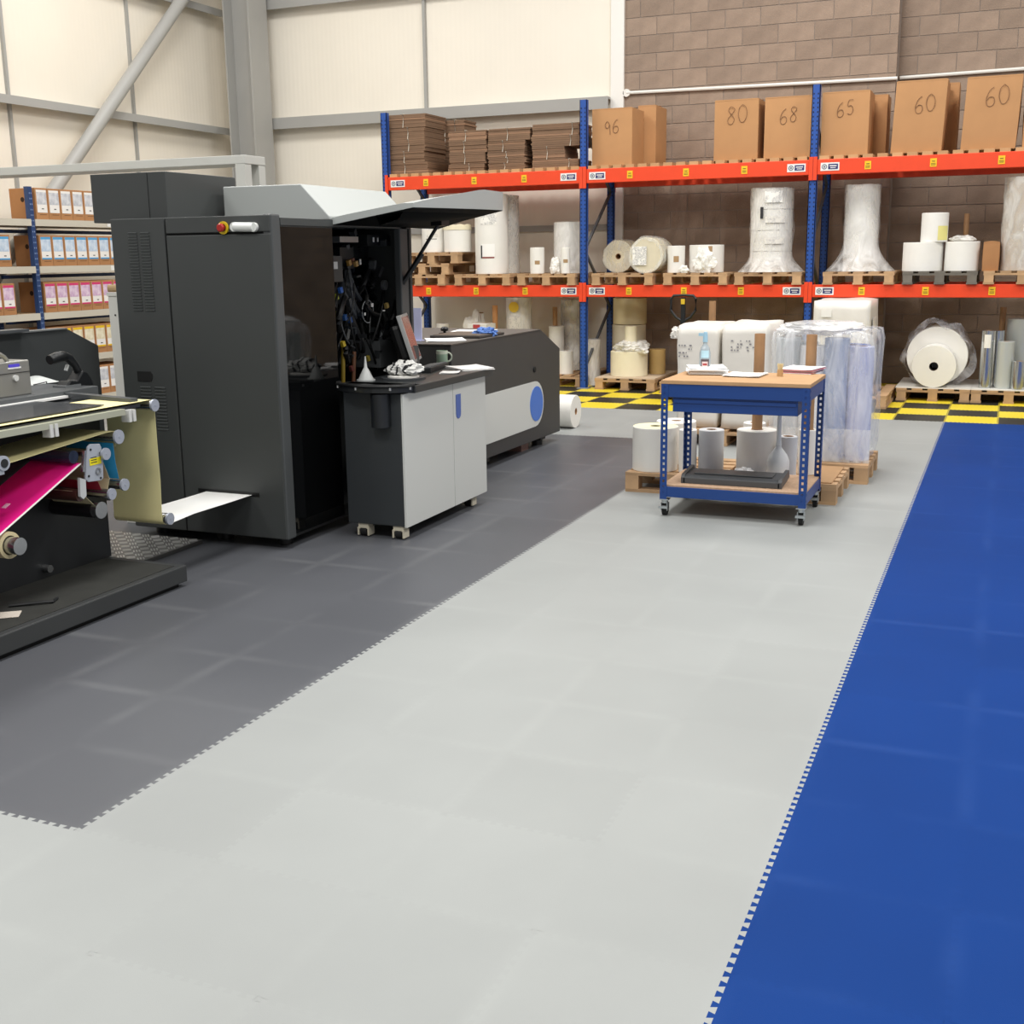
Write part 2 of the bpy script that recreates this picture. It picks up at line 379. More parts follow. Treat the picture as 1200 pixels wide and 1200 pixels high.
# white corner flashing, conduit
tr = MB().box(BX-0.17, BX+0.01, WY-0.05, WY+0.02, 0, WH).build('trim_1', mat('white_trim', 'f1efe9', 0.5)); tag(tr, kind='structure')
cd = thing('cable_conduit', 'thin white conduit running along the blockwork above the cartons', 'conduit', (BX, WY, 3.8))
CW = mat('white_plastic', 'eeece6', 0.45)
MB().tube([(BX+0.05, WY-0.035, 3.79), (STEPX+0.02, WY-0.035, 3.75)], 0.022, 8).build('pipe', CW, cd)
ca, cb_ = onY(1051, 91.5, WB2-0.035), onY(1200, 80.5, WB2-0.035)
MB().tube([(STEPX+0.02, WB2-0.035, ca.z), (0.0, WB2-0.035, cb_.z), (3.0, WB2-0.035, cb_.z-0.02)], 0.022, 8).build('pipe', CW, cd)
MB().cyl((BX+0.05, WY-0.02, 3.79), 0.05, -0.03, 0.01, 'Y', 14).build('junction_box', CW, cd)
# corner column (H section) and diagonal tube brace
cx0 = onY(264, 60, 15.05).x; cx1 = onY(308, 60, 15.35).x
col_o = thing('steel_column', 'grey steel H column standing in the corner of the white walls', 'column', (cx0, 15.2, 0))
MB().box(cx0, cx0+0.022, 15.04, 15.5, 0, WH).build('flange', STEEL, col_o)
MB().box(cx1-0.022, cx1, 15.04, 15.5, 0, WH).build('flange', STEEL, col_o)
MB().box(cx0+0.022, cx1-0.022, 15.24, 15.27, 0, WH).build('web', STEEL, col_o)
br = thing('diagonal_brace', 'round grey steel tube bracing the left wall diagonally', 'brace', (WX+0.35, 10.9, 2.5))
a, b = onX(75, 205, WX+0.30), onX(213, 0, WX+0.30); d = (b-a).normalized()
MB().tube([a-d*2.2, b+d*0.9], 0.085, 16).build('tube', STEEL, br)
# ------------------------------------------------------------------ pallet racking
RED = mat('orange_red_paint', 'e8461d', 0.45, var=0.03); RBLUE = mat('rack_blue', '1f4c9c', 0.45, var=0.04)
RX = [-7.80, -5.005, -2.19, 0.62]; RF, RB = 14.32, 15.42; DECK = 2.775; MIDZ = 1.318; PALH = 0.144
HOLE = mat('hole_dark', '101420', 0.8)
rack = thing('pallet_rack', 'blue and orange pallet racking along the back wall', 'rack', (RX[0], RF, 0))
def upright(x, y0, front):
    u = MB().box(x-0.045, x+0.045, y0, y0+0.008, 0, 3.56).box(x-0.045, x-0.037, y0, y0+0.07, 0, 3.56).box(x+0.037, x+0.045, y0, y0+0.07, 0, 3.56).build('upright', RBLUE, rack)
    h = MB()
    for k in range(68):
        z = 0.1+k*0.05
        for sx in (-0.024, 0.024): h.box(x+sx-0.006, x+sx+0.006, y0-0.0015, y0+0.001, z, z+0.018)
    tag(h.build('slots', HOLE, u), kind='stuff')
    MB().box(x-0.075, x+0.075, y0-0.04, y0+0.1, 0.0, 0.012).build('foot_plate', mat('grey_foot', '8b8d90', 0.5), u)
for x in RX:
    upright(x, RF, True); upright(x, RB, False)
    zz = 0.25; k = 0
    while zz < 2.6:
        a, b = ((x, RF+0.06, zz), (x, RB+0.01, zz+0.75)) if k % 2 == 0 else ((x, RB+0.01, zz), (x, RF+0.06, zz+0.75))
        MB().bar(a, b, 0.03, 0.03).build('brace', mat('brace_steel', '55585c', 0.5), rack); zz += 0.75; k += 1
YTAG = mat('yellow_tag', 'f0bf1e', 0.5); TAGW = mat('label_white', 'e9e9e6', 0.5); NAVY = mat('label_navy', '2a2c66', 0.5)
TGREY = mat('tag_print', '7a6a20', 0.6); LOGO = mat('label_logo', '6d7480', 0.6)
def beam(xa, xb, z0, z1, front):
    y0 = RF-0.012 if front else RB+0.03
    b = MB().box(xa+0.046, xb-0.046, y0, y0+0.05, z0, z1).build('beam', RED, rack, bevel=0.006)
    for x in (xa+0.024, xb-0.024):
        MB().box(x-0.022, x+0.022, y0-0.012 if front else y0+0.045, y0+0.0 if front else y0+0.06, z0-0.06, z1+0.03).build('connector', RED, b)
    if front:
        zc = (z0+z1)/2
        for fx in (0.21, 0.46, 0.71):
            x = xa + fx*(xb-xa) + 0.02
            t = MB().box(x-0.035, x+0.035, y0-0.004, y0, zc-0.045, zc+0.045).build('load_tag', YTAG, b)
            MB().box(x-0.024, x+0.024, y0-0.0055, y0-0.004, zc-0.012, zc-0.005).box(x-0.024, x+0.024, y0-0.0055, y0-0.004, zc-0.028, zc-0.02).box(x-0.018, x+0.018, y0-0.0055, y0-0.004, zc+0.01, zc+0.02).build('tag_print', TGREY, t)
        for x, flip in ((xa+0.19, 1), (xb-0.19, -1)):
            t = MB().box(x-0.105, x+0.105, y0-0.004, y0, zc-0.045, zc+0.045).build('maker_label', TAGW, b)
            MB().box(x-0.02, x+0.09, y0-0.0055, y0-0.004, zc-0.03, zc+0.03).build('label_panel', NAVY, t)
            MB().box(x-0.005, x+0.075, y0-0.0065, y0-0.0055, zc+0.003, zc+0.014).box(x+0.005, x+0.065, y0-0.0065, y0-0.0055, zc-0.017, zc-0.009).build('label_text', TAGW, t)
            MB().lathe([(0.02, -0.0015), (0.03, -0.0015), (0.03, 0), (0.02, 0)], (x-0.062, y0-0.004, zc), 'Y', 14, closed=True).cyl((x-0.062, y0-0.004, zc), 0.012, -0.0015, 0, 'Y', 10).build('label_logo', LOGO, t)
for k in range(3):
    for z0, z1 in ((2.565, 2.735), (1.17, MIDZ)):
        beam(RX[k], RX[k+1], z0, z1, True); beam(RX[k], RX[k+1], z0, z1, False)
WOODM = mat('deck_wood', 'c99c6e', 0.8, var=0.12, vscale=4, rnd=0.12, stretch=(1, 6, 1))
sl = MB().box(-0.055, 0.055, 0, RB-RF+0.09, 0, 0.04).mesh('deck_slat'); sl.materials.append(WOODM)
for k in range(3):
    n = 17
    for q in range(n):
        o = link('deck_slat', sl, None, rack); o.location = (RX[k]-RX[0]+0.12+q*(2.805-0.24)/(n-1), 0.0, DECK-0.04)
# ------------------------------------------------------------------ digital label press
PD = mat('press_charcoal', '3f4242', 0.5, var=0.03, vscale=3, bump=0.05, bscale=400); PSEAM = mat('press_seam', '0c0d0d', 0.8)
PDARK = mat('press_dark', '262828', 0.5); PLIGHT = mat('press_light_grey', 'acb0ae', 0.42); PBLACK = mat('press_black', '0d0e0f', 0.4)
POST = mat('press_post', '4b4e4f', 0.45)
PX0, PX1, PY0, PY1, PZ0, PZ1 = -4.98, -3.845, 5.70, 7.40, 0.06, 1.945
GY0, GY1 = 5.80, 6.37
press = thing('digital_press', 'tall charcoal digital label press with its side hood swung open', 'printer', (PX0, PY0, 0))
# body shell: front bay full depth, the open bay recessed behind
MB().box(PX0, PX1-0.06, PY0+0.02, GY0, PZ0, PZ1-0.02).build('front_bay', PD, press)
MB().box(PX0, PX0+0.05, GY0, PY1, PZ0, PZ1-0.02).box(PX0+0.05, PX1-0.75, GY0, PY1, PZ0, 0.12).box(PX0, PX1, GY0, PY1, PZ1-0.06, PZ1-0.02).box(PX0+0.05, PX1, PY1-0.03, PY1, PZ0, PZ1-0.06).build('body_shell', PD, press)
MB().box(PX0+0.2, PX1-0.62, GY0, PY1-0.03, 0.12, PZ1-0.06).build('inner_wall', PBLACK, press)
MB().box(PX1-0.62, PX1-0.02, GY0, PY1-0.03, PZ0, 0.14).build('floor_pan', PDARK, press)
xs = onY(192, 253, PY0).x; xr = onY(316, 251, PY0).x
g = 0.006
def panel(x0, x1, z0, z1, nm='panel'):
    return MB().box(x0+g, x1-g, PY0, PY0+0.03, z0+g, z1-g).build(nm, PD, press, bevel=0.004)
ztb = onY(240, 274, PY0).z
lp = panel(PX0, xs, PZ0, PZ1, 'side_panel'); tp = panel(xs, xr, ztb, PZ1, 'top_panel'); fd = panel(xs, xr, PZ0, ztb, 'front_door')
MB().box(PX0+0.01, xr, PY0+0.015, PY0+0.022, PZ0+0.01, PZ1-0.01).build('seam_backing', PSEAM, press)
# louvres in the side panel
LV = mat('louvre', '565a5a', 0.5)
def louvres(px0, py0, px1, py1, n):
    a, b = onY(px0, py0, PY0), onY(px1, py1, PY0); wd = (b.x-a.x); cw = wd*0.42
    for k in range(n):
        z = a.z + (b.z-a.z)*(k+0.5)/n
        for xo in (a.x, b.x-cw):
            MB().add([(xo, PY0-0.001, z-0.006), (xo+cw, PY0-0.001, z-0.006), (xo+cw, PY0-0.008, z+0.004), (xo, PY0-0.008, z+0.004), (xo+cw, PY0-0.001, z+0.006), (xo, PY0-0.001, z+0.006)],
                     [(0, 1, 2, 3), (3, 2, 4, 5)]).build('louvre', LV, lp)
louvres(150, 272, 182, 366, 27); louvres(165, 452, 198, 506, 14)
c = onY(170, 441, PY0); MB().prism([(c.x-0.055, c.z-0.03), (c.x+0.045, c.z-0.03), (c.x+0.058, c.z-0.01), (c.x+0.058, c.z+0.015), (c.x+0.045, c.z+0.03), (c.x-0.055, c.z+0.03)], PY0-0.004, PY0+0.002, 'Y').build('latch', PSEAM, lp)
# emergency stop and handle on the top panel
es = onY(262, 267, PY0); RB_ = mat('stop_red', 'a8231f', 0.35)
e = MB().lathe([(0.022, 0.0), (0.036, 0.0), (0.036, -0.008), (0.022, -0.008)], (es.x, PY0, es.z), 'Y', 20, closed=True).build('stop_collar', mat('stop_yellow', 'd9b91c', 0.5), tp)
MB().lathe([(0.0, -0.04), (0.018, -0.04), (0.024, -0.034), (0.024, -0.022), (0.014, -0.018), (0.014, 0.0)], (es.x, PY0, es.z), 'Y', 20).build('stop_button', RB_, e)
ha, hb = onY(272, 266, PY0), onY(303, 266, PY0)
MB().tube([(ha.x+0.025, PY0-0.01, ha.z), (hb.x-0.025, PY0-0.01, hb.z)], 0.026, 14).cyl((ha.x+0.025, PY0-0.01, ha.z), 0.026, -0.012, 0.01, 'Y', 16).cyl((hb.x-0.025, PY0-0.01, hb.z), 0.026, -0.012, 0.01, 'Y', 16).build('door_handle', mat('handle_white', 'dfe2df', 0.35), tp)
# web slot in front door
sa, sb = onY(236, 576, PY0), onY(304, 580, PY0)
MB().box(sa.x-0.02, sb.x, PY0-0.003, PY0+0.002, sb.z-0.012, sb.z+0.012).build('web_slot', PBLACK, fd)
# side frame of the operator side (+X)
MB().box(PX1-0.06, PX1, PY0+0.008, GY0, PZ0, PZ1).build('corner_post', POST, press, bevel=0.01)
MB().box(PX1-0.05, PX1-0.005, GY0, GY1, PZ1-0.07, PZ1-0.02).build('door_header', PDARK, press)
MB().box(PX1-0.05, PX1, 7.235, 7.345, PZ0, PZ1-0.03).build('rear_post', POST, press, bevel=0.008)
MB().box(PX1-0.05, PX1-0.005, 7.345, PY1, PZ0, PZ1-0.03).build('rear_trim', PSEAM, press)
gd = MB().box(PX1-0.03, PX1-0.008, GY0+0.004, GY1, PZ0+0.02, PZ1-0.07).build('glass_door', glassy('smoked_glass', '0c0d0e', 0.14, 0.04), press)
# castor feet
for x, y in ((PX0+0.1, PY0+0.15), (PX1-0.12, PY0+0.15), (PX0+0.1, PY1-0.12), (PX1-0.12, PY1-0.12), (-4.4, PY0+0.15)):
    MB().cyl((x, y, 0), 0.045, 0.0, PZ0+0.002, 'Z', 14).build('foot', PBLACK, press)
# light grey top cover with sloping side
CY0, CY1 = 6.34, 7.42
q = [onY(261, 219, CY0), onY(352, 215.5, CY0), onY(386, 251, CY0)]
MB().prism([(q[0].x, PZ1-0.02), (q[0].x, q[0].z), (q[1].x, q[1].z), (q[2].x+0.0, PZ1+0.0), (q[2].x, PZ1-0.02)], CY0, CY1, 'Y').build('top_cover', PLIGHT, press, bevel=0.006)
b0, b1 = onY(105, 203, 5.86), onY(193, 200.5, 5.86)
tb = MB().box(b0.x, b1.x, 5.86, 6.56, PZ1-0.02, b1.z).build('top_box', PD, press, bevel=0.004)
MB().box(b1.x-0.135, b1.x-0.131, 5.8585, 5.862, PZ1, b1.z-0.004).build('seam', PSEAM, tb)
# swung-open hood: slab hinged along the top edge, deep rounded lip on the outer side
def hood():
    rows_t, rows_b = [], []
    n = 16
    Y0, Y1 = 6.37, 7.86
    for i in range(n+1):
        t = i/n; y = Y0 + (Y1-Y0)*t
        xo = -3.29 + 0.05*math.sin(math.pi*t*0.9)
        if t > 0.8: xo -= 0.16*((t-0.8)/0.2)**3
        zi = 1.935
        zo_t = 2.02 + 0.115*min(1, t/0.6)**0.9
        zo_b = 1.985 + 0.022*t
        rt, rb_ = [], []
        for k in range(9):
            s = k/8; x = -3.86 + (xo+3.86)*s
            zt = zi + (zo_t-zi)*(s**0.9); zb = zi-0.04 + (zo_b-zi+0.04)*s
            if s > 0.88: zt -= 0.01
            rt.append((x, y, zt)); rb_.append((x, y, zb))
        rows_t.append(rt); rows_b.append(rb_)
    mb = MB(); mb.sheet(rows_t)
    per_t = [r[-1] for r in rows_t]; per_b = [r[-1] for r in rows_b]
    for i in range(n): mb.add([per_t[i], per_t[i+1], per_b[i+1], per_b[i]], [(0, 1, 2, 3)], True)
    for rt, rb_ in ((rows_t[0], rows_b[0]), (rows_t[-1], rows_b[-1])):
        for k in range(8): mb.add([rt[k], rt[k+1], rb_[k+1], rb_[k]], [(0, 1, 2, 3)])
    mb.add([r[0] for r in rows_t] + [r[0] for r in rows_b][::-1], [tuple(range(2*(n+1)))])
    h = mb.build('hood', PLIGHT, press)
    und = MB().sheet([[(x, y, z-0.003) for x, y, z in r] for r in rows_b])
    und.build('hood_lining', mat('hood_lining', '131415', 0.7, spec=0.03), h)
    # black ribs of the inside of the hood, hanging below the lining
    rib = []
    for i in range(n+1):
        t = i/n; y = 6.45 + 1.36*t; xo = rows_b[i][6][0]-0.0
        d = 0.012+0.085*(1-t)**0.8
        rib.append([(xo-0.16, y, 1.955), (xo-0.13, y, 1.985-d), (xo, y, 1.99-d*0.7), (xo+0.05, y, 1.99)])
    MB().sheet(rib).build('hood_inner_tray', mat('tray_black', '131516', 0.7, spec=0.03), h)
    return h
hd = hood()
# gas strut of hood
a, b = onX(477, 330, PX1-0.02), onY(498, 262, 7.34)
MB().tube([(PX1-0.01, 7.27, 1.52), (-3.60, 7.36, 1.93)], 0.012, 8).build('gas_strut', PBLACK, press)
MB().tube([(PX1-0.01, 7.27, 1.52), (-3.72, 7.315, 1.72)], 0.018, 8).build('strut_body', PBLACK, press)
MB().box(-3.64, -3.56, 7.30, 7.42, 1.90, 1.965).build('strut_bracket', PBLACK, press)
# ------------------------------------------------------------------ rear unwinder unit
UX, UY0, UY1 = -3.80, 7.90, 10.22
UT = mat('unwinder_charcoal', '3d3c3c', 0.5, var=0.03, vscale=3)
ru = thing('unwinder_unit', 'low charcoal machine unit with a pale stripe ending in a blue disc', 'machine', (UX, UY0, 0))
zt = 1.05
MB().prism([(UY0, 0.10), (UY1, 0.08), (UY1, 0.855), (UY1-0.47, zt), (UY0, zt)], UX-1.15, UX, 'X').build('body', UT, ru, bevel=0.006)
MB().box(UX-1.15, UX+0.004, UY0-0.004, UY1-0.49, zt, zt+0.008).build('top_plate', mat('unwinder_top', '55504c', 0.5), ru)
st = []
zc, rr = 0.412, 0.20
ys = 9.585
for k in range(13):
    a = -math.pi/2 + math.pi*k/12; st.append((ys + rr*math.cos(a), zc + rr*math.sin(a)))
sp_ = MB().prism([(8.1, zc-rr), *st, (8.1, zc+rr)], UX, UX+0.006, 'X').build('pale_stripe', mat('stripe_pale', 'd2d4d1', 0.4), ru)
MB().cyl((UX+0.006, 9.608, zc), 0.155, 0, 0.003, 'X', 32).build('blue_disc', mat('disc_blue', '4276d2', 0.4), ru)
c = onX(626, 433, UX); MB().cyl((UX, c.y, c.z), 0.025, 0, 0.01, 'X', 10).build('lock', PSEAM, ru)
for y in (8.6, 9.88):
    MB().cyl((UX-0.1, y, 0), 0.05, 0.0, 0.09, 'Z', 14).box(UX-0.16, UX-0.04, y-0.06, y+0.06, 0.05, 0.09).build('foot', PBLACK, ru)
    MB().cyl((UX-1.0, y, 0), 0.05, 0.0, 0.09, 'Z', 14).build('foot', PBLACK, ru)
MB().box(UX-0.3, UX-0.08, 9.45, 9.62, 0.0, 0.085).build('drip_tray', mat('tray_copper', '8a6a62', 0.5), ru)
# ------------------------------------------------------------------ operator console cart
KX0, KX1, KY0, KY1 = -3.70, -3.285, 6.16, 7.36
cart = thing('console_cart', 'operator console cabinet with charcoal side and pale grey doors on castors', 'cabinet', (KX0, KY0, 0))
KD = mat('console_charcoal', '33373a', 0.5, var=0.03); KW = mat('console_pale', 'cfd1ce', 0.42)
MB().box(KX0, KX1-0.02, KY0, KY1, 0.085, 0.90).build('body', KD, cart, bevel=0.005)
ym = onX(531, 470, KX1).y
d1 = MB().box(KX1-0.018, KX1, KY0-0.004, ym-0.003, 0.08, 0.90).build('door', KW, cart, bevel=0.003)
d2 = MB().box(KX1-0.018, KX1, ym+0.003, KY1, 0.08, 0.90).build('door', KW, cart, bevel=0.003)
hp = onX(536.5, 458, KX1)
pts = [(hp.y-0.035, 0.815), (hp.y+0.035, 0.815), (hp.y+0.035, 0.69)] + [(hp.y+0.035*math.cos(a), 0.69-0.035*math.sin(a)) for a in [math.pi*k/8 for k in range(1, 8)]] + [(hp.y-0.035, 0.69)]
MB().prism(pts, KX1, KX1+0.004, 'X').build('door_pull', mat('pull_blue', '4a66b0', 0.4), d2)
MB().box(KX0-0.03, KX1+0.05, KY0+0.06, KY1+0.04, 0.90, 0.945).build('worktop', mat('console_top', '27292b', 0.35), cart, bevel=0.006)
# round-nosed black tool tray at the end of the worktop
tr_ = []
for k in range(15):
    a = math.pi + math.pi*k/14; tr_.append((-3.50 + 0.255*math.cos(a), 6.22 + 0.155*math.sin(a)))
poly = [(-3.245, 6.32)] + [(-3.755, 6.32)] + tr_
MB().prism(poly, 0.91, 0.945, 'Z').build('tool_tray', mat('tool_tray_black', '202224', 0.3), cart)
lipm = MB().tube([(x, y, 0.95) for x, y in tr_], 0.012, 8); lipm.build('tray_rail', PBLACK, cart)
for k in (2, 6, 10, 13):
    x, y = tr_[k]; MB().cyl((x, y, 0.925), 0.008, 0, 0.03, 'Z', 8).build('rail_clip', mat('clip_steel', 'c8c8c6', 0.3, 0.8), cart)
MB().cyl((-3.43, KY0-0.02, 0.70), 0.06, 0.0, 0.2, 'Z', 18).build('cup_holder', mat('cup_black', '1b1e22', 0.4), cart)
WHC = mat('castor_cream', 'cfc8b4', 0.5); RUB = mat('rubber_black', '1a1a1a', 0.7)
for x, y in ((-3.60, 6.20), (-3.355, 6.20), (-3.36, 7.22), (-3.62, 7.22)):
    cst = MB().box(x-0.035, x+0.035, y-0.03, y+0.03, 0.05, 0.085).box(x-0.04, x-0.03, y-0.035, y+0.035, 0.01, 0.06).box(x+0.03, x+0.04, y-0.035, y+0.035, 0.01, 0.06).build('castor', WHC, cart)
    MB().cyl((x, y, 0.036), 0.036, -0.022, 0.022, 'X', 18).build('wheel', RUB, cst)
# ------------------------------------------------------------------ the open bay of the press: drums, ink hoses, cables, tags
IX = PX1-0.60                                           # face of the inner wall
def ip(px, py, x): return onX(px, py, x)
def inst(nm, m, mb): return mb.build(nm, m, press)
DKM = mat('inner_metal', '2c2e30', 0.35, 0.5); ALU = mat('inner_alu', '9a9c9c', 0.35, 0.7); CBL = mat('cable_black', '111213', 0.5)
xa = PX1-0.28
# large drums with their hubs seen end on
for px, py, r, m in ((445, 330, 0.15, DKM), (425, 290, 0.11, DKM), (455, 305, 0.075, DKM), (410, 350, 0.10, DKM), (455, 385, 0.12, mat('drum_black', '16181a', 0.3))):
    c = ip(px, py, xa); inst('drum', m, MB().cyl((xa-0.22, c.y, c.z), r, 0, 0.2, 'X', 36).cyl((xa-0.02, c.y, c.z), r*0.3, 0, 0.02, 'X', 18))
# rectangular modules and brackets
for k, (p0, p1, dx, m) in enumerate((((398, 290), (415, 315), 0.2, DKM), ((390, 300), (402, 330), 0.1, mat('module_grey', '3a3c3c', 0.5)), ((445, 400), (478, 425), 0.12, mat('module_panel', '55585a', 0.45)), ((430, 275), (470, 288), 0.15, DKM), ((398, 277), (420, 284), 0.1, ALU), ((455, 335), (466, 380), 0.2, mat('module_grey', '3a3c3c', 0.5)))):
    a, b = ip(p0[0], p0[1], PX1-dx), ip(p1[0], p1[1], PX1-dx); inst('module', m, MB().box(PX1-dx-0.2, PX1-dx, a.y, b.y, b.z, a.z))
# ink hoses: yellow, orange, brown, black, sagging down
hose = {'hose_yellow': ('8a7424', [(402, 404), (402, 450)]), 'hose_orange': ('6b4730', [(415, 412), (414, 450)]), 'hose_amber': ('75622c', [(407, 398), (404, 412)])}
for nm, (hx_, pts) in hose.items():
    inst('ink_hose', mat(nm, hx_, 0.4), MB().tube([ip(a, b, PX1-0.16) for a, b in pts], 0.014, 10))
random.seed(21)
for k in range(60):
    a = (random.uniform(394, 470), random.uniform(300, 390)); b = (a[0]+random.uniform(-18, 18), a[1]+random.uniform(20, 60)); mid = ((a[0]+b[0])/2+random.uniform(-9, 9), (a[1]+b[1])/2+random.uniform(0, 14)); d = random.uniform(0.1, 0.3)
    P = [ip(*a, PX1-d), ip(*mid, PX1-d+0.05), ip(*b, PX1-d)]
    pts = [P[0]*(1-t)**2 + P[1]*2*t*(1-t) + P[2]*t*t for t in [q/8 for q in range(9)]]
    inst('cable', CBL if k % 6 else mat('cable_grey', '4b4e52', 0.5), MB().tube(pts, random.choice([0.005, 0.008, 0.013, 0.02]), 7))
for k, (px, py, hx_) in enumerate(((402, 403, 'c2a92e'), (394, 348, '98a02c'), (395, 368, 'a8a634'), (399, 340, '2f5fae'), (404, 372, '2f5690'), (410, 375, '2c4c86'), (409, 308, 'a07a3a'), (417, 309, 'b08c50'), (413, 306, '7a4a34'), (453, 358, 'b49a5c'), (431, 420, '8a7c30'), (412, 432, '6b3a34'))):
    c = ip(px, py, PX1-0.12-0.02*(k % 3)); inst('connector', mat('connector_'+hx_, hx_, 0.45), MB().obox(c, (0.3, 1, 0.4), (1, 0, 0), (0, -0.4, 1), 0.011, 0.01, 0.018))
for px, py, w_, h_ in ((393.5, 311, 0.045, 0.045), (436.5, 357.5, 0.028, 0.024), (428, 368, 0.014, 0.018), (422.5, 307, 0.02, 0.035), (466, 319, 0.01, 0.016), (466, 330, 0.01, 0.016), (438, 281, 0.016, 0.03), (443, 281, 0.012, 0.026), (450, 364, 0.03, 0.008)):
    c = ip(px, py, PX1-0.08); inst('white_tag', mat('tag_white', 'c9cac8', 0.5), MB().box(c.x-0.004, c.x, c.y-w_/2, c.y+w_/2, c.z-h_/2, c.z+h_/2))
c = ip(452, 334, PX1-0.14); inst('hub_disc', ALU, MB().cyl((c.x-0.02, c.y, c.z), 0.035, 0, 0.02, 'X', 24))
c = ip(431, 365, PX1-0.1); inst('cable_loop', mat('cable_grey2', '8b8e90', 0.5), MB().tube([(c.x, c.y+0.075*math.cos(a), c.z+0.075*math.sin(a)) for a in [2*math.pi*k/24 for k in range(20)]], 0.003, 6))
c = ip(438, 268, PX1+0.01); inst('rating_plate', mat('plate_silver', 'aeb0b0', 0.4), MB().obox((PX1+0.03, c.y, 1.905), (0, 1, 0), (1, 0, 0.2), (-0.2, 0, 1), 0.03, 0.02, 0.002))
c = ip(486, 403, PX1+0.02); inst('red_knob', mat('knob_red', '7e2a24', 0.4), MB().cyl((PX1, 7.3, c.z), 0.022, 0, 0.03, 'X', 16))
# pale shelf glimpsed low behind the smoked glass
inst('paper_chute', mat('chute_grey', '6d6f6a', 0.5), MB().box(PX1-0.55, PX1-0.1, 5.86, 6.33, 1.20, 1.22)); inst('waste_bin', mat('bin_brown', '4a382c', 0.6), MB().box(PX1-0.5, PX1-0.15, 5.9, 6.2, 0.35, 0.85))
for k in range(70):
    c = ip(random.uniform(392, 470), random.uniform(272, 430), PX1-random.uniform(0.1, 0.35)); a = random.uniform(0, 3)
    hx_ = random.choice(['1a1b1c', '26282a', '3c3f42', '14161a', '55585a', '20262e'])
    inst('fitting', mat('fitting_'+hx_, hx_, 0.35, 0.2), MB().obox(c, (0.2, math.cos(a), math.sin(a)), (1, 0, 0), (0, -math.sin(a), math.cos(a)), random.uniform(0.012, 0.045), 0.02, random.uniform(0.006, 0.02)))
random.seed(33)
# ------------------------------------------------------------------ finishing unit (rewinder) at the head of the press
XP, XE = -4.44, -4.11                                    # frame plate; free end of the rollers
MBK = mat('unit_black', '202224', 0.45, var=0.06, vscale=4); CHR = mat('chrome', 'b8babb', 0.22, 0.95); DISC = mat('disc_alloy', 'b3b9c6', 0.4, 0.4); LINER = mat('yellow_liner', 'f3e9ae', 0.5, var=0.03, vscale=8)
MAG = mat('magenta_print', 'ee2090', 0.35, var=0.05, vscale=5); CYAN = mat('cyan_print', '2f95cc', 0.4); WWEB = mat('white_web', 'efefed', 0.4); GRB = mat('bracket_grey', 'a9afba', 0.45)
un = thing('rewinder_unit', 'black label rewinder on a low plinth with coloured webs on its rollers', 'machine', (XP, 4.0, 0))
pl_ = MB().box(-5.0, -3.93, 2.0, 4.87, 0.025, 0.115).build('plinth', mat('plinth_dark', '37393a', 0.5, var=0.1, vscale=3), un, bevel=0.006)
MB().box(-4.98, -3.96, 2.02, 4.83, 0.0, 0.026).build('plinth_gap_shadow', PSEAM, un)  # black filler painted as the shadow in the gap under the plinth
MB().box(-4.9, -3.97, 2.04, 4.82, 0.115, 0.118).build('plinth_mat', mat('plinth_mat', '2a2b28', 0.8, var=0.2, vscale=9), un)
MB().box(-5.2, XP, 2.0, 4.88, 0.115, 0.96).build('frame_plate', MBK, un, bevel=0.004)
tb_ = MB().box(-4.64, -4.12, 2.0, 4.83, 0.955, 0.972).build('inspection_table', mat('table_dark', '34363a', 0.25), un)
MB().box(-4.60, -4.15, 2.0, 4.60, 0.989, 0.994).build('cover_glass', mat('cover_glass', '3c3e42', 0.2), tb_)
MB().box(-4.63, -4.60, 2.0, 4.86, 0.985, 0.997).build('reflection_strip', mat('strip_white', 'f0f0ee', 0.4), tb_)  # white strip standing in for a reflection along the table's far edge
MB().box(-4.12, -4.08, 2.0, 4.67, 0.935, 0.965).build('table_rail', mat('rail_alloy', 'b9bba8', 0.4, 0.3), un)
MB().bar((-4.66, 4.87, 1.0), (-4.13, 4.80, 0.992), 0.05, 0.02).build('swing_bar', mat('bar_dark', '4a4d50', 0.4), un)
for py_ in (4.15, 4.69):
    for d_ in (0, 0.032): MB().box(-4.125, -4.075, py_+d_, py_+d_+0.02, 0.895, 0.955).build('rail_bracket', mat('bracket_pale', 'cfd0ce', 0.4), un)
wk = MB().box(-5.2, -4.63, 2.0, 5.10, 0.965, 1.02).build('worktop', mat('worktop_charcoal', '505355', 0.5), un, bevel=0.004)
MB().prism([(2.0, 1.02), (5.75, 0.2), (5.76, 1.185), (5.505, 1.305), (2.0, 1.300)], -5.26, -5.2, 'X').build('back_panel', mat('panel_charcoal', '3d4041', 0.5), un, bevel=0.004)
MB().box(-5.265, -5.19, 2.0, 5.5, 1.300, 1.308).build('panel_highlight', mat('highlight_grey', '6a6d6e', 0.4), un)  # lighter grey strip paints the highlight on the panel's top edge
MB().box(-5.24, -5.14, 2.0, 5.15, 1.31, 1.325).build('top_ledge', mat('bar_dark', '4a4d50', 0.4), un)
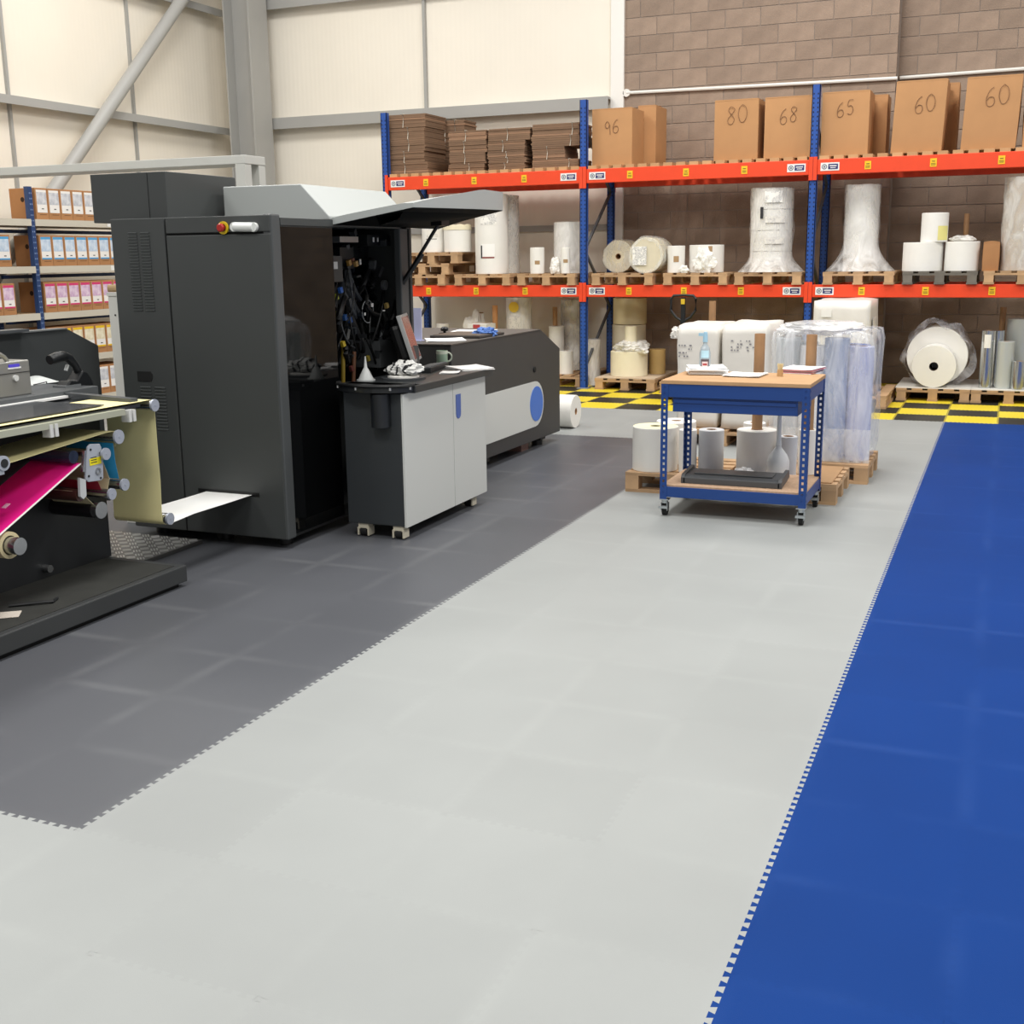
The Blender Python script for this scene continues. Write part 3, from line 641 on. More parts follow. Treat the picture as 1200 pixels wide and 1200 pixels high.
# rollers: (px, py) of the visible end disc, disc radius, roller radius
def roller(px, py, rd, rr, m=CHR, xe=XE+0.03, disc=DISC):
    p = onX(px, py, xe)
    b = MB().cyl((XP, p.y, p.z), rr, 0, xe-XP-0.012, 'X', 20).build('roller', m, un)
    MB().cyl((xe-0.012, p.y, p.z), rd, 0, 0.012, 'X', 22).cyl((xe, p.y, p.z), rd*0.16, 0, 0.002, 'X', 8).build('end_disc', disc, b)
    return p
rT_ = roller(182, 475, 0.032, 0.026); rB_ = roller(200, 608, 0.032, 0.03)
rE = roller(140, 512, 0.036, 0.026); rC = roller(147, 568, 0.031, 0.026); rM = roller(132, 579, 0.029, 0.024); rF = roller(125, 532, 0.03, 0.02)
rN = onX(120, 598, XE-0.02); MB().cyl((XP, rN.y, rN.z), 0.042, 0, 0.30, 'X', 24).build('nip_roller', mat('roller_black', '1c1c1e', 0.3), un); MB().cyl((XP+0.27, rN.y, rN.z), 0.043, 0, 0.035, 'X', 24).build('nip_sleeve', CHR, un)
rL = onX(98, 581, XE+0.0); MB().cyl((XP, rL.y, rL.z), 0.03, 0, 0.31, 'X', 20).build('roller', mat('roller_brown', '4a2e28', 0.3), un); rQ = onX(92, 536, XE); MB().cyl((XP, rQ.y, rQ.z), 0.032, 0, 0.30, 'X', 20).build('roller', mat('roller_bluegrey', '39435a', 0.25, 0.5), un)
# liner: table web, vertical drop, white web to the press
def strip(nm, path, m, x0=XP+0.004, x1=XE, th=0.0015, par=un):
    return MB().sheet([[(x0+(x1-x0)*k/3, y, z) for k in range(4)] for y, z in path], thick=th).build(nm, m, par)
def arc(c, r, a0, a1, n=6): return [(c.y+r*math.cos(a0+(a1-a0)*k/n), c.z+r*math.sin(a0+(a1-a0)*k/n)) for k in range(n+1)]
up_ = [(2.0, 0.985), (4.6, 0.985)] + arc(rT_, 0.03, math.pi/2, 0) + [(rT_.y+0.03, 0.6)] + [(rB_.y-0.02, rB_.z+0.02)]
strip('liner_web', [(2.0, 0.985), (3.0, 0.986), (4.0, 0.985), (4.75, 0.984)] + arc(rT_, 0.029, math.pi/2, 0.0) + [(rT_.y+0.028, 0.75), (rB_.y-0.022, 0.55), (rB_.y-0.031, rB_.z+0.02)] + arc(rB_, 0.032, math.pi, 1.55*math.pi, 5), LINER)
strip('white_web', arc(rB_, 0.032, 1.55*math.pi, 1.75*math.pi, 2) + [(rB_.y+0.2, rB_.z-0.012), (PY0-0.2, 0.322), (PY0+0.03, 0.323)], WWEB, XP+0.03, XE+0.03)
rG = onX(5, 543, XE)
strip('liner_web', [(rG.y-0.6, rG.z-0.03), (rG.y, rG.z-0.005), (rE.y-0.05, rE.z+0.03)] + arc(rE, 0.028, 0.55*math.pi, -0.2*math.pi, 5) + [(rE.y+0.0, rE.z-0.05)], LINER)
# magenta printed web running down to the rewind core
m0, m1 = onX(94, 545, XE), onX(9, 620, XE)
mw_ = strip('magenta_web', [(m0.y+0.02, m0.z+0.004), (m0.y, m0.z), (m0.y*0.5+m1.y*0.5, m0.z*0.5+m1.z*0.5), (m1.y, m1.z), (m1.y-0.35, m1.z-0.16)], MAG, XP+0.01, XE-0.012)
strip('web_margin', [(m0.y+0.02, m0.z+0.0045), (m0.y, m0.z+0.0005), (m1.y, m1.z+0.0005), (m1.y-0.35, m1.z-0.1595)], WWEB, XE-0.012, XE, par=mw_)
q = onX(5, 594, XE-0.06); d_ = (m1-m0).normalized(); 
MB().obox((q.x, q.y+0.01, q.z+0.003), (1, 0, 0), d_, Vector((1, 0, 0)).cross(d_), 0.012, 0.018, 0.0012).build('print_mark', mat('pale_pink', 'e0a8c4', 0.5), mw_)
strip('cyan_web', [(rF.y+0.09, 0.80), (rC.y-0.02, 0.70), (rC.y-0.005, rC.z+0.03)], CYAN, XP+0.02, XE-0.004)
strip('cream_web', [(rF.y+0.02, 0.75), (rM.y+0.055, 0.62), (rM.y+0.03, rM.z+0.0)], mat('cream_web', 'd9cfa8', 0.5), XP+0.02, XE-0.03)
strip('red_web', [(rM.y-0.03, 0.62), (rM.y-0.01, rM.z+0.02)], mat('red_web', 'a3193c', 0.4), XP+0.02, XE-0.03)
strip('liner_web', [(rL.y-0.02, 0.60), (rL.y+0.06, 0.56), (rN.y-0.02, rN.z+0.03)], mat('cream_web', 'd9cfa8', 0.5), XP+0.02, XE-0.05)
# grey bracket plate with warning label
def px_poly(pts, x): return [(onX(a, b, x).y, onX(a, b, x).z) for a, b in pts]
bp_ = MB().prism(px_poly([(103, 524), (106, 520.5), (117, 520), (119, 524), (119.5, 531), (121, 540), (121.5, 560), (119, 563), (104, 565), (100.5, 562), (101, 540)], XE), XE-0.012, XE+0.0, 'X').build('bracket_plate', GRB, un, bevel=0.003)
a_, b_ = onX(105.3, 546, XE), onX(117.8, 535, XE); wl_ = MB().box(XE, XE+0.002, a_.y, b_.y, a_.z, b_.z).build('warning_label', mat('warn_yellow', 'f2e21c', 0.5), bp_)
for k in range(3): MB().box(XE+0.002, XE+0.003, a_.y+0.008, b_.y-0.03, a_.z+0.012+k*0.012, a_.z+0.016+k*0.012).build('warning_text', BLK_INK if 'BLK_INK' in globals() else mat('black_ink', '2a2a2e', 0.6), wl_)
c_ = onX(114.5, 552, XE); MB().lathe([(0.01, 0.0), (0.018, 0.0), (0.018, 0.006), (0.01, 0.006)], (XE, c_.y, c_.z), 'X', 18, closed=True).build('bush', CHR, bp_)
for a, b in ((104, 558), (118, 560), (117, 531), (106, 527)):
    c_ = onX(a, b, XE); MB().cyl((XE, c_.y, c_.z), 0.006, 0, 0.003, 'X', 8).build('bolt', MBK, bp_)
lk = MB().prism(px_poly([(93.5, 560), (100.5, 562), (101.5, 581), (98, 585), (94.5, 582)], XE+0.005), XE-0.01, XE+0.005, 'X').build('link_arm', mat('link_pale', 'bfc2c4', 0.4), un)
MB().bar(onX(97, 553, XE+0.01), onX(99, 528, XE+0.01), 0.014, 0.014).build('lever', CHR, un)
g_ = onX(5, 543, XE+0.02); br_ = MB().cyl((XE-0.01, g_.y, g_.z), 0.034, 0, 0.03, 'X', 20).box(XE-0.01, XE+0.015, g_.y-0.16, g_.y, g_.z-0.05, g_.z+0.028).build('bearing_block', GRB, un); MB().cyl((XE+0.02, g_.y, g_.z), 0.02, 0, 0.004, 'X', 18).build('bearing', MBK, br_)
# rewind core and shaft
cr_ = onX(12, 639, XE); MB().lathe([(0.045, -0.28), (0.062, -0.28), (0.062, 0.0), (0.045, 0.0)], (XE, cr_.y, cr_.z), 'X', 30, closed=True).build('rewind_core', mat('core_cream', 'cdbf98', 0.6), un)
MB().cyl((XP, cr_.y, cr_.z), 0.04, 0, XE-XP+0.06, 'X', 26).build('rewind_shaft', CHR, un)
# odds and ends on the plinth
p = onZ(47, 674, 0.13); MB().cyl((XP, p.y, 0.17), 0.02, 0, 0.04, 'X', 14).build('plate_latch', CHR, un)
p = onZ(45, 707, 0.125); MB().tube([(p.x-0.1, p.y-0.08, 0.125), (p.x, p.y, 0.128), (p.x+0.05, p.y+0.04, 0.128), (p.x+0.02, p.y+0.1, 0.125)], 0.007, 6).build('cable_end', MBK, un)
p = onZ(3, 722, 0.12); papers_on = MB().obox((p.x-0.02, p.y, 0.121), (0.8, 0.6, 0), (-0.6, 0.8, 0), (0, 0, 1), 0.09, 0.05, 0.001).build('paper_scrap', mat('scrap_paper', 'c9c0b4', 0.7), None, org=(p.x-0.02, p.y, 0.121)); tag(papers_on, 'scrap of pale paper lying on the rewinder\'s plinth', 'paper')
# ------------------------------------------------------------------ things on the rewinder worktop
WZ = 1.02
SIL = mat('box_silver', '9a9994', 0.35, 0.5)
c0, c1 = onZ(-8, 461, WZ), onZ(39, 453, WZ)
cb = thing('control_box', 'silver control box with a small blue display on the rewinder worktop', 'control box', (-4.70, 4.40, WZ))
cb_y1 = onX(37, 452, -4.70).y; cb_z = onX(37, 421, -4.70).z-WZ
MB().box(-0.30, 0.0, -0.5, cb_y1-4.40, 0, cb_z).build('case', SIL, cb, org=(0, 0, 0), bevel=0.006)
MB().box(0.0, 0.003, -0.5, cb_y1-4.40, cb_z*0.66, cb_z*0.675).build('case_seam', PSEAM, cb, org=(0, 0, 0))
da, db = onX(10, 431, -4.70), onX(22, 426, -4.70); MB().box(0.0, 0.004, da.y-4.40, db.y-4.40, da.z-WZ, db.z-WZ).build('display', mat('display_blue', '4a3fb4', 0.3, emit=0.35), cb, org=(0, 0, 0))
MB().box(0.0, 0.003, da.y-4.40-0.006, db.y-4.40+0.01, da.z-WZ-0.008, da.z-WZ).build('display_trim', mat('strip_white', 'f0f0ee', 0.4), cb, org=(0, 0, 0))
k_ = onX(17.5, 443, -4.70); MB().cyl((0, k_.y-4.40, k_.z-WZ), 0.016, 0, 0.012, 'X', 12).build('switch', mat('bracket_pale', 'cfd0ce', 0.4), cb, org=(0, 0, 0))
hpts = [(-0.03, -0.03+0.2*k/10, cb_z + 0.05*math.sin(math.pi*k/10)**0.6) for k in range(11)]; MB().tube(hpts, 0.012, 8).build('carry_handle', SIL, cb, org=(0, 0, 0))
e_ = onZ(28, 458, WZ); es_ = thing('stop_button_box', 'red mushroom stop button on the rewinder worktop by the silver box', 'button', (e_.x, e_.y, WZ)); MB().cyl((0, 0, 0), 0.022, 0, 0.016, 'Z', 18).build('button_base', PBLACK, es_, org=(0, 0, 0)); MB().lathe([(0.012, 0.016), (0.03, 0.022), (0.032, 0.034), (0.024, 0.042), (0, 0.044)], n=22).build('button_head', mat('bright_red', 'd23a2c', 0.4), es_, org=(0, 0, 0))
# barcode scanner in its cradle
s_ = onZ(88, 452.5, WZ); sc = thing('barcode_scanner', 'black handheld barcode scanner resting in its cradle', 'scanner', (s_.x-0.02, s_.y, WZ))
SC = mat('scanner_black', '17191b', 0.35)
sx = lambda px, py: onX(px, py, s_.x-0.02)
def loc(p): return (p.x-sc.location.x, p.y-sc.location.y, p.z-WZ)
def prof(pts, h, nm, m, rs=None):
    return MB().tube([loc(sx(a, b)) for a, b in pts], h, 14, rs=rs).build(nm, m, sc, org=(0, 0, 0))
MB().prism([loc(sx(a, b))[1:] for a, b in ((71, 453.5), (104, 451.5), (101, 443), (96, 436), (91, 434), (84, 446), (76, 446))], -0.04, 0.04, 'X').build('cradle', SC, sc, org=(0, 0, 0), bevel=0.008)
prof([(96, 443), (91, 434), (87, 427), (81, 420), (75, 417.5)], 0.022, 'grip', SC, [0.022, 0.022, 0.022, 0.025, 0.026])
prof([(82, 420), (74, 417.5), (66, 419), (58, 422)], 0.026, 'scan_head', SC, [0.02, 0.028, 0.03, 0.026])
prof([(78, 416.3), (71, 415.6), (62, 418.3)], 0.016, 'head_cover', mat('scanner_grey', '8b8f90', 0.35), [0.012, 0.018, 0.014])
MB().obox(loc(sx(78, 431)), (1, 0, 0), (0, 0.6, 1), (0, 1, -0.6), 0.008, 0.018, 0.006).build('trigger', mat('trigger_pale', 'b9bcbc', 0.4), sc, org=(0, 0, 0))
MB().box(-0.045, 0.045, -0.1, 0.02, 0.0, 0.012).build('cradle_foot', mat('cradle_grey', '6d7072', 0.4), sc, org=(0, 0, 0))
wv_ = onZ(58, 450, WZ); wp = thing('white_pouch', 'white rounded plastic pouch lying beside the barcode scanner', 'pouch', (wv_.x-0.1, wv_.y, WZ))
soft = []
for i in range(9):
    y = -0.11+0.22*i/8; hh_ = 0.045*max(0.05, math.sin(math.pi*(0.12+0.8*i/8)))
    soft.append([(-0.06, y, 0.002), (-0.04, y, hh_*0.8), (0, y, hh_), (0.04, y, hh_*0.7), (0.07, y, 0.002)])
MB().sheet(soft).build('pouch_skin', mat('pouch_white', 'd6dad8', 0.4), wp, org=(0, 0, 0)); MB().tube([(0.07, -0.09, 0.004), (0.09, -0.05, 0.01), (0.08, 0.0, 0.012), (0.07, 0.01, 0.004)], 0.003, 6).build('cord', PBLACK, wp, org=(0, 0, 0))
# ------------------------------------------------------------------ tread plate, white cabinet, card tube
TP = mat('tread_steel', '7b7a78', 0.35, 0.6)
tp_ = thing('tread_plate_step', 'diamond tread plate step between the rewinder and the press', 'step', (-4.75, 5.3, 0))
MB().box(-5.25, -4.45, 5.0, 5.68, 0.0, 0.022).build('plate', TP, tp_)
dm = MB()
for i in range(11):
    for j in range(10):
        x0_, y0_ = -5.21+i*0.072, 5.03+j*0.068; a = 0.785 if (i+j) % 2 else -0.785
        for k in (-1, 0, 1):
            dm.obox((x0_-math.sin(a)*0.016*k, y0_+math.cos(a)*0.016*k, 0.023), (math.cos(a), math.sin(a), 0), (-math.sin(a), math.cos(a), 0), (0, 0, 1), 0.024, 0.004, 0.003)
tag(dm.build('tread_bars', mat('tread_bright', 'd2d2d0', 0.3, 0.6), tp_), kind='stuff')
cxa = onY(126, 345, 5.98).x; czt = onY(130, 345, 5.98).z
wc = thing('white_cabinet', 'narrow white steel cabinet squeezed in beside the press', 'cabinet', ((cxa-5.0)/2, 5.98, 0)); hw_ = (-5.0-cxa)/2
MB().box(-hw_, hw_, 0, 0.6, 0, czt-0.01).build('cabinet_body', mat('cabinet_white', 'dcdcd6', 0.45), wc, org=(0, 0, 0), bevel=0.004); MB().box(-hw_-0.004, hw_, -0.006, 0.606, czt-0.01, czt+0.012).build('cabinet_lid', mat('cabinet_white', 'dcdcd6', 0.45), wc, org=(0, 0, 0))
MB().cyl((-hw_+0.05, -0.001, czt-0.13), 0.006, -0.003, 0, 'Y', 8).build('screw', PSEAM, wc, org=(0, 0, 0))
ce = onY(127, 340, 6.05); tt = thing('cardboard_core', 'buff cardboard core lying on the white cabinet', 'tube', (ce.x, 6.05, czt+0.012))
MB().lathe([(0.017, 0.0), (0.0235, 0.0), (0.0235, 0.22), (0.017, 0.22)], (0, 0, 0.0235), 'X', 20, closed=True).build('tube_wall', mat('core_buff', 'c0a27a', 0.8), tt, org=(0, 0, 0)); tt.rotation_euler = (0, 0, math.radians(25))
# ------------------------------------------------------------------ grey goal-post frame behind the press
GY = 8.6; gb, gt = onY(140, 199, GY).z, onY(140, 189, GY).z; gx = onY(287, 190, GY).x
gf = thing('steel_frame', 'light grey box-section frame standing behind the press', 'frame', (gx-1.5, GY, 0)); GM = mat('frame_grey', 'bcbdb8', 0.45, var=0.02)
MB().box(-9.45, gx, GY, GY+0.30, gb, gt).build('cross_beam', GM, gf, bevel=0.005)
for x in (gx-0.10, -9.45): MB().box(x, x+0.095, GY, GY+0.095, 0, gb).build('frame_post', GM, gf)
for x in (gx-0.10, -9.45): MB().box(x, x+0.095, GY+0.205, GY+0.30, 0, gb).build('frame_post', GM, gf)
# ------------------------------------------------------------------ stock shelving along the left wall with ink cartons
SX = -10.2; u0 = onX(36.5, 240, SX).y
sh = thing('stock_shelving', 'blue and cream stock shelving along the left wall full of ink cartons', 'shelving', (SX, u0, 0))
SBL = mat('shelf_blue', '24406f', 0.45); SCR = mat('shelf_cream', 'c9c3b4', 0.5); SHB = mat('shelf_board', 'b59a76', 0.8)
LEV = [2.165, 1.645, 1.12, 0.60, 0.10]
for yy in (u0-2.45, u0, u0+2.45):
    for x in (SX-0.03, SX-0.65):
        s_u = MB().box(x-0.03, x+0.03, yy-0.03, yy+0.03, 0, 2.52).build('upright', SBL, sh)
        hm = MB()
        for k in range(40):
            for d_ in (-0.012, 0.012): hm.box(x+0.03, x+0.0315, yy+d_-0.004, yy+d_+0.004, 0.1+k*0.06, 0.115+k*0.06)
        tag(hm.build('slots', mat('slot_pale', '8fa3c4', 0.6), s_u), kind='stuff')
for b0_ in (u0-2.45, u0):
    for z in LEV:
        fb = MB().box(SX-0.03, SX+0.01, b0_+0.032, b0_+2.418, z-0.075, z).build('shelf_beam', SCR, sh)
        MB().box(SX-0.66, SX-0.62, b0_+0.032, b0_+2.418, z-0.075, z).build('shelf_beam', SCR, sh)
        MB().box(SX-0.62, SX-0.03, b0_+0.04, b0_+2.41, z-0.022, z-0.001).build('shelf_deck', SHB, sh)
        MB().box(SX-0.60, SX-0.56, b0_+0.04, b0_+2.41, z-0.14, z-0.10).build('tie_bar', SBL, sh)
        t_ = onX(131, 262, SX).y
        if b0_ == u0:
            lb_ = MB().box(SX+0.01, SX+0.012, t_-0.09, t_+0.03, z-0.065, z-0.01).build('maker_label', mat('label_white', 'e9e9e6', 0.5), fb)
            MB().box(SX+0.012, SX+0.013, t_-0.02, t_+0.025, z-0.055, z-0.02).build('label_panel', mat('label_navy', '2a2c66', 0.5), lb_)
ICARD = mat('ink_carton', 'ad7c50', 0.8, var=0.05, rnd=0.06)
def pic_mat(name, top, body, low):
    m = mat(name, body, 0.5); nt = m.node_tree; N = nt.nodes; L = nt.links
    no = N.new('ShaderNodeTexNoise'); no.inputs['Scale'].default_value = 14; tc = N.new('ShaderNodeTexCoord'); L.new(tc.outputs['Object'], no.inputs['Vector'])
    rp = N.new('ShaderNodeValToRGB'); rp.color_ramp.elements[0].position = 0.38; rp.color_ramp.elements[0].color = lin(body); rp.color_ramp.elements[1].position = 0.62; rp.color_ramp.elements[1].color = lin(low)
    L.new(no.outputs[0], rp.inputs[0]); L.new(rp.outputs[0], N['Principled BSDF'].inputs['Base Color']); return m
LW = mat('ink_label_white', 'efece8', 0.5); DARKT = mat('carton_print', '6b4a30', 0.7)
kinds = {'black': ('b9bcc4', 'd9dade', 'efece8'), 'cyan': ('b4c8de', 'd4e0ee', '4f9fd2'), 'magenta': ('c9a4c8', 'e4cfe0', 'd23a72'), 'yellow': ('dcd0b0', 'efe8d0', 'ecc21e')}
PITCH, CW_, CD_, CH_ = 0.190, 0.186, 0.38, 0.345
IK = {}
for kd, (b1_, b2_, band) in kinds.items():
    r = thing('ink_carton', 'x', 'box'); IK[kd] = r
    MB().box(-CD_, 0, 0, CW_, 0, CH_).build('carton_body', ICARD, r, org=(0, 0, 0), bevel=0.004)
    l_ = MB().box(0, 0.002, 0.018, CW_-0.018, 0.075, 0.325).build('ink_label', LW, r, org=(0, 0, 0))
    MB().box(0.002, 0.003, 0.02, CW_-0.02, 0.165, 0.30).build('label_picture', pic_mat('picture_'+kd, '', b1_, b2_), l_, org=(0, 0, 0))
    if kd != 'black':
        MB().box(0.002, 0.0032, 0.018, CW_-0.018, 0.298, 0.325).build('upper_band', mat('band_'+kd, band, 0.5), l_, org=(0, 0, 0)); MB().box(0.002, 0.0032, 0.018, CW_-0.018, 0.075, 0.092).build('lower_band', mat('band_'+kd, band, 0.5), l_, org=(0, 0, 0))
    MB().box(0.002, 0.0034, CW_*0.45, CW_*0.62, 0.112, 0.122).build('label_mark', BLK_INK if 'BLK_INK' in globals() else mat('black_ink', '2a2a2e', 0.6), l_, org=(0, 0, 0))
    MB().box(0.0, 0.001, 0.05, CW_-0.03, 0.05, 0.056).build('carton_print', DARKT, r, org=(0, 0, 0))
    MB().cyl((-CD_*0.5, 0, 0.22), 0.028, -0.001, 0.0, 'Y', 14).build('hand_hole', mat('hole_brown', '3a2716', 0.9), r, org=(0, 0, 0))
ORD = ['first', 'second', 'third', 'fourth', 'fifth', 'sixth', 'seventh']
KN = {'black': 'grey and white label', 'cyan': 'cyan-banded label', 'magenta': 'magenta-banded label', 'yellow': 'yellow-banded label'}
rows_ = [('black', 0, 2.165, 'top shelf'), ('cyan', 1, 1.645, ''), ('magenta', 2, 1.12, ''), ('yellow', 3, 0.60, ''), ('black', 4, 0.10, 'lowest shelf')]
used = {}
for kd, li, z, wh in rows_:
    spots = [(u0+0.075+PITCH*k, '%s past the blue upright' % ORD[k]) for k in range(7)]
    if li in (1, 2, 3): spots.append((u0-0.36-CW_, 'first before the blue upright'))
    if li in (1, 2): spots.append((u0-0.36-CW_-PITCH, 'second before the blue upright'))
    for y, ww in spots:
        lb = 'ink carton with %s, %s%s' % (KN[kd], ww, ', '+wh if wh else ''); gr = kd+' ink cartons on the '+(wh or 'shelving')
        if kd not in used: o = IK[kd]; o.location = (SX-0.005, y, z); tag(o, lb, None, gr); used[kd] = 1
        else: dup(IK[kd], (SX-0.005, y, z), 0, lb, gr)
# ------------------------------------------------------------------ pallets, rolls, cartons: makers
PW = mat('pallet_wood', 'b89672', 0.85, var=0.16, vscale=5, rnd=0.14, stretch=(1, 1, 1)); PWD = mat('pallet_wood_dark', '6f6a62', 0.85, var=0.15, vscale=5, rnd=0.12)
PAPER = mat('white_paper', 'eceae4', 0.6, var=0.02); CREAM = mat('cream_paper', 'ece3c6', 0.65, var=0.03); KRAFT = mat('kraft_tan', 'c8a96e', 0.7, var=0.05)
CORE = mat('core_card', 'a9825c', 0.8, var=0.08, vscale=12); CARD = mat('carton_brown', 'b8895c', 0.8, var=0.06, vscale=3, rnd=0.05); GREYP = mat('grey_roll', 'ced0d3', 0.5, var=0.03)
TAPE = mat('carton_tape', 'b9946a', 0.3); PEN = mat('marker_ink', '7c5a40', 0.7); BLK_INK = mat('black_ink', '2a2a2e', 0.6)
FILM = film('stretch_film'); FILM2 = film('stretch_film_dense', 'f3f1ec', 0.62, 7.0, 0.55, 0.3); FILM3 = film('stretch_film_clear', 'e8ecf2', 0.25, 6.0, 0.45, 0.12)
PRINT = print_mat('printed_label'); PRINTC = print_mat('printed_wrap', 'e6e2da', 'a3a2a6', 30, 0.4)
PAL = {}
def pallet(label, x, y, z, w=0.8, d=1.2, along='Y', m=None, rz=0.0, nb=5, group=None):
    """x, y: middle of the front edge; boards run along Y or along X"""
    m = m or PW; key = (w, d, along, m.name, nb); loc = (x, y, z)
    if key in PAL: return dup(PAL[key], loc, rz, label, group)
    r = thing('timber_pallet', label, 'pallet', loc, rz, group); PAL[key] = r
    if along == 'Y':
        bw = 0.115
        dm = MB().box(-bw/2, bw/2, 0, d, 0, 0.022).mesh('deck_board'); sm = MB().box(-w/2, w/2, -0.0725, 0.0725, 0, 0.022).mesh('stringer'); bm_ = MB().box(-bw/2, bw/2, 0, d, 0, 0.022).mesh('bottom_board')
        bl = MB().box(-0.05, 0.05, -0.0725, 0.0725, 0, 0.078).mesh('block')
        def put(nm, me, px, py, pz): q = link(nm, me, m, r); q.location = (px, py, pz)
        for k in range(nb): put('deck_board', dm, -w/2+bw/2+k*(w-bw)/(nb-1), 0, 0.122)
        for yy in (0.0735, d/2, d-0.0735):
            put('stringer', sm, 0, yy, 0.1)
            for xx in (-w/2+0.0575, 0, w/2-0.0575): put('block', bl, xx, yy, 0.022)
        for xx in (-w/2+0.0575, 0, w/2-0.0575): put('bottom_board', bm_, xx, 0, 0)
    else:
        bw = 0.1
        n = max(5, int(d/0.125))
        dm = MB().box(-w/2, w/2, 0, bw, 0, 0.022).mesh('deck_board'); sm = MB().box(-0.05, 0.05, 0, d, 0, 0.022).mesh('stringer'); bm_ = MB().box(-w/2, w/2, 0, bw, 0, 0.022).mesh('bottom_board')
        bl = MB().box(-0.05, 0.05, -0.05, 0.05, 0, 0.078).mesh('block')
        def put(nm, me, px, py, pz): q = link(nm, me, m, r); q.location = (px, py, pz)
        for k in range(n): put('deck_board', dm, 0, k*(d-bw)/(n-1), 0.122)
        for xx in (-w/2+0.05, 0, w/2-0.05):
            put('stringer', sm, xx, 0, 0.1)
            for yy in (0.05, d/2, d-0.05): put('block', bl, xx, yy, 0.022)
        for yy in (0, d/2-bw/2, d-bw): put('bottom_board', bm_, 0, yy, 0)
    return r
def patch(parent, nm, r, ang, half, z0, z1, m, c=(0, 0), off=0.002):
    rows = []
    for z in (z0, z1): rows.append([(c[0]+(r+off)*math.cos(ang-half+2*half*k/8), c[1]+(r+off)*math.sin(ang-half+2*half*k/8), z) for k in range(9)])
    mb = MB().sheet(rows); me = mb.mesh(nm); return link(nm, me, m, parent)
def roll(label, x, y, z, r, h, m=None, core=0.038, axis='Z', wrap=None, skirt=0.0, name='paper_roll', cat='roll', group=None, hole=True, tops=None, jit=0.0, corem=None):
    m = m or PAPER
    t = thing(name, label, cat, (x, y, z), 0, group); b = 0.004; ci = core
    prof = [(ci, 0), (r-b, 0), (r, b), (r, h-b), (r-b, h), (ci, h)]
    if axis == 'Z': MB().lathe(prof, (0, 0, 0), 'Z', 40, closed=True).build('roll_body', m, t, org=(0, 0, 0))
    else: MB().lathe([(a, q) for a, q in prof], (0, 0, r), axis, 40, closed=True).build('roll_body', m, t, org=(0, 0, 0))
    if hole:
        MB().lathe([(ci-0.006, 0.001), (ci+0.001, 0.001), (ci+0.001, h-0.001), (ci-0.006, h-0.001)], (0, 0, 0 if axis == 'Z' else r), axis, 20, closed=True).build('core', corem or CORE, t, org=(0, 0, 0))
    if wrap:
        n = 14; pr = []
        for k in range(n+1):
            q = k/n; rr = r*1.015+0.004
            if skirt and q < 0.4: rr += skirt*((0.4-q)/0.4)**1.8
            pr.append((rr, h*q*1.004+0.002))
        pr += [(r*0.7, h+0.014), (r*0.2, h+0.01)]
        MB().lathe(pr, (0, 0, 0), 'Z', 36, jit=0.05).build('film_wrap', wrap, t, org=(0, 0, 0))
    return t
def camang(x, y): return math.atan2(-y, -x)
def span(px0, px1, pyt, Yf, pyref=None):
    """front silhouette -> centre x, centre y, radius, top height of an upright roll whose front touches depth Yf"""
    r = 0.1
    for _ in range(6):
        Yc = Yf + r; a, b = onY(px0, pyt, Yc), onY(px1, pyt, Yc); r = (b.x-a.x)/2*0.97
    zt = onY((px0+px1)/2, pyt, Yf+r).z
    return (a.x+b.x)/2, Yf+r, r, zt
def rollpx(label, px0, px1, pyt, Yf, z, **k):
    x, y, r, zt = span(px0, px1, pyt, Yf)
    t = roll(label, x, y, z, r, zt-z, **k); t['_r'] = r
    return t, x, y, r, zt-z
DIG = {'0': [[(.5, 1), (.15, .8), (.05, .4), (.3, .02), (.7, .05), (.95, .4), (.85, .8), (.5, 1)]],
       '6': [[(.75, 1), (.35, .8), (.1, .4), (.2, .05), (.6, 0), (.85, .2), (.75, .45), (.4, .48), (.12, .3)]],
       '8': [[(.8, .9), (.45, 1), (.2, .8), (.5, .55), (.8, .3), (.6, .02), (.2, .05), (.15, .3), (.5, .55), (.85, .8), (.8, .9)]],
       '9': [[(.8, .75), (.5, .98), (.2, .8), (.25, .55), (.6, .5), (.8, .75), (.85, .4), (.9, .0)]],
       '5': [[(.85, 1), (.3, .98), (.2, .6), (.6, .62), (.85, .35), (.6, .03), (.15, .08)]]}
def smooth(p):
    out = []
    for i in range(len(p)-1):
        a, b, c, d = p[max(i-1, 0)], p[i], p[i+1], p[min(i+2, len(p)-1)]
        for k in range(5):
            t = k/5
            out.append(tuple(0.5*((2*b[j]) + (c[j]-a[j])*t + (2*a[j]-5*b[j]+4*c[j]-d[j])*t*t + (3*b[j]-a[j]-3*c[j]+d[j])*t**3) for j in (0, 1)))
    return out + [p[-1]]
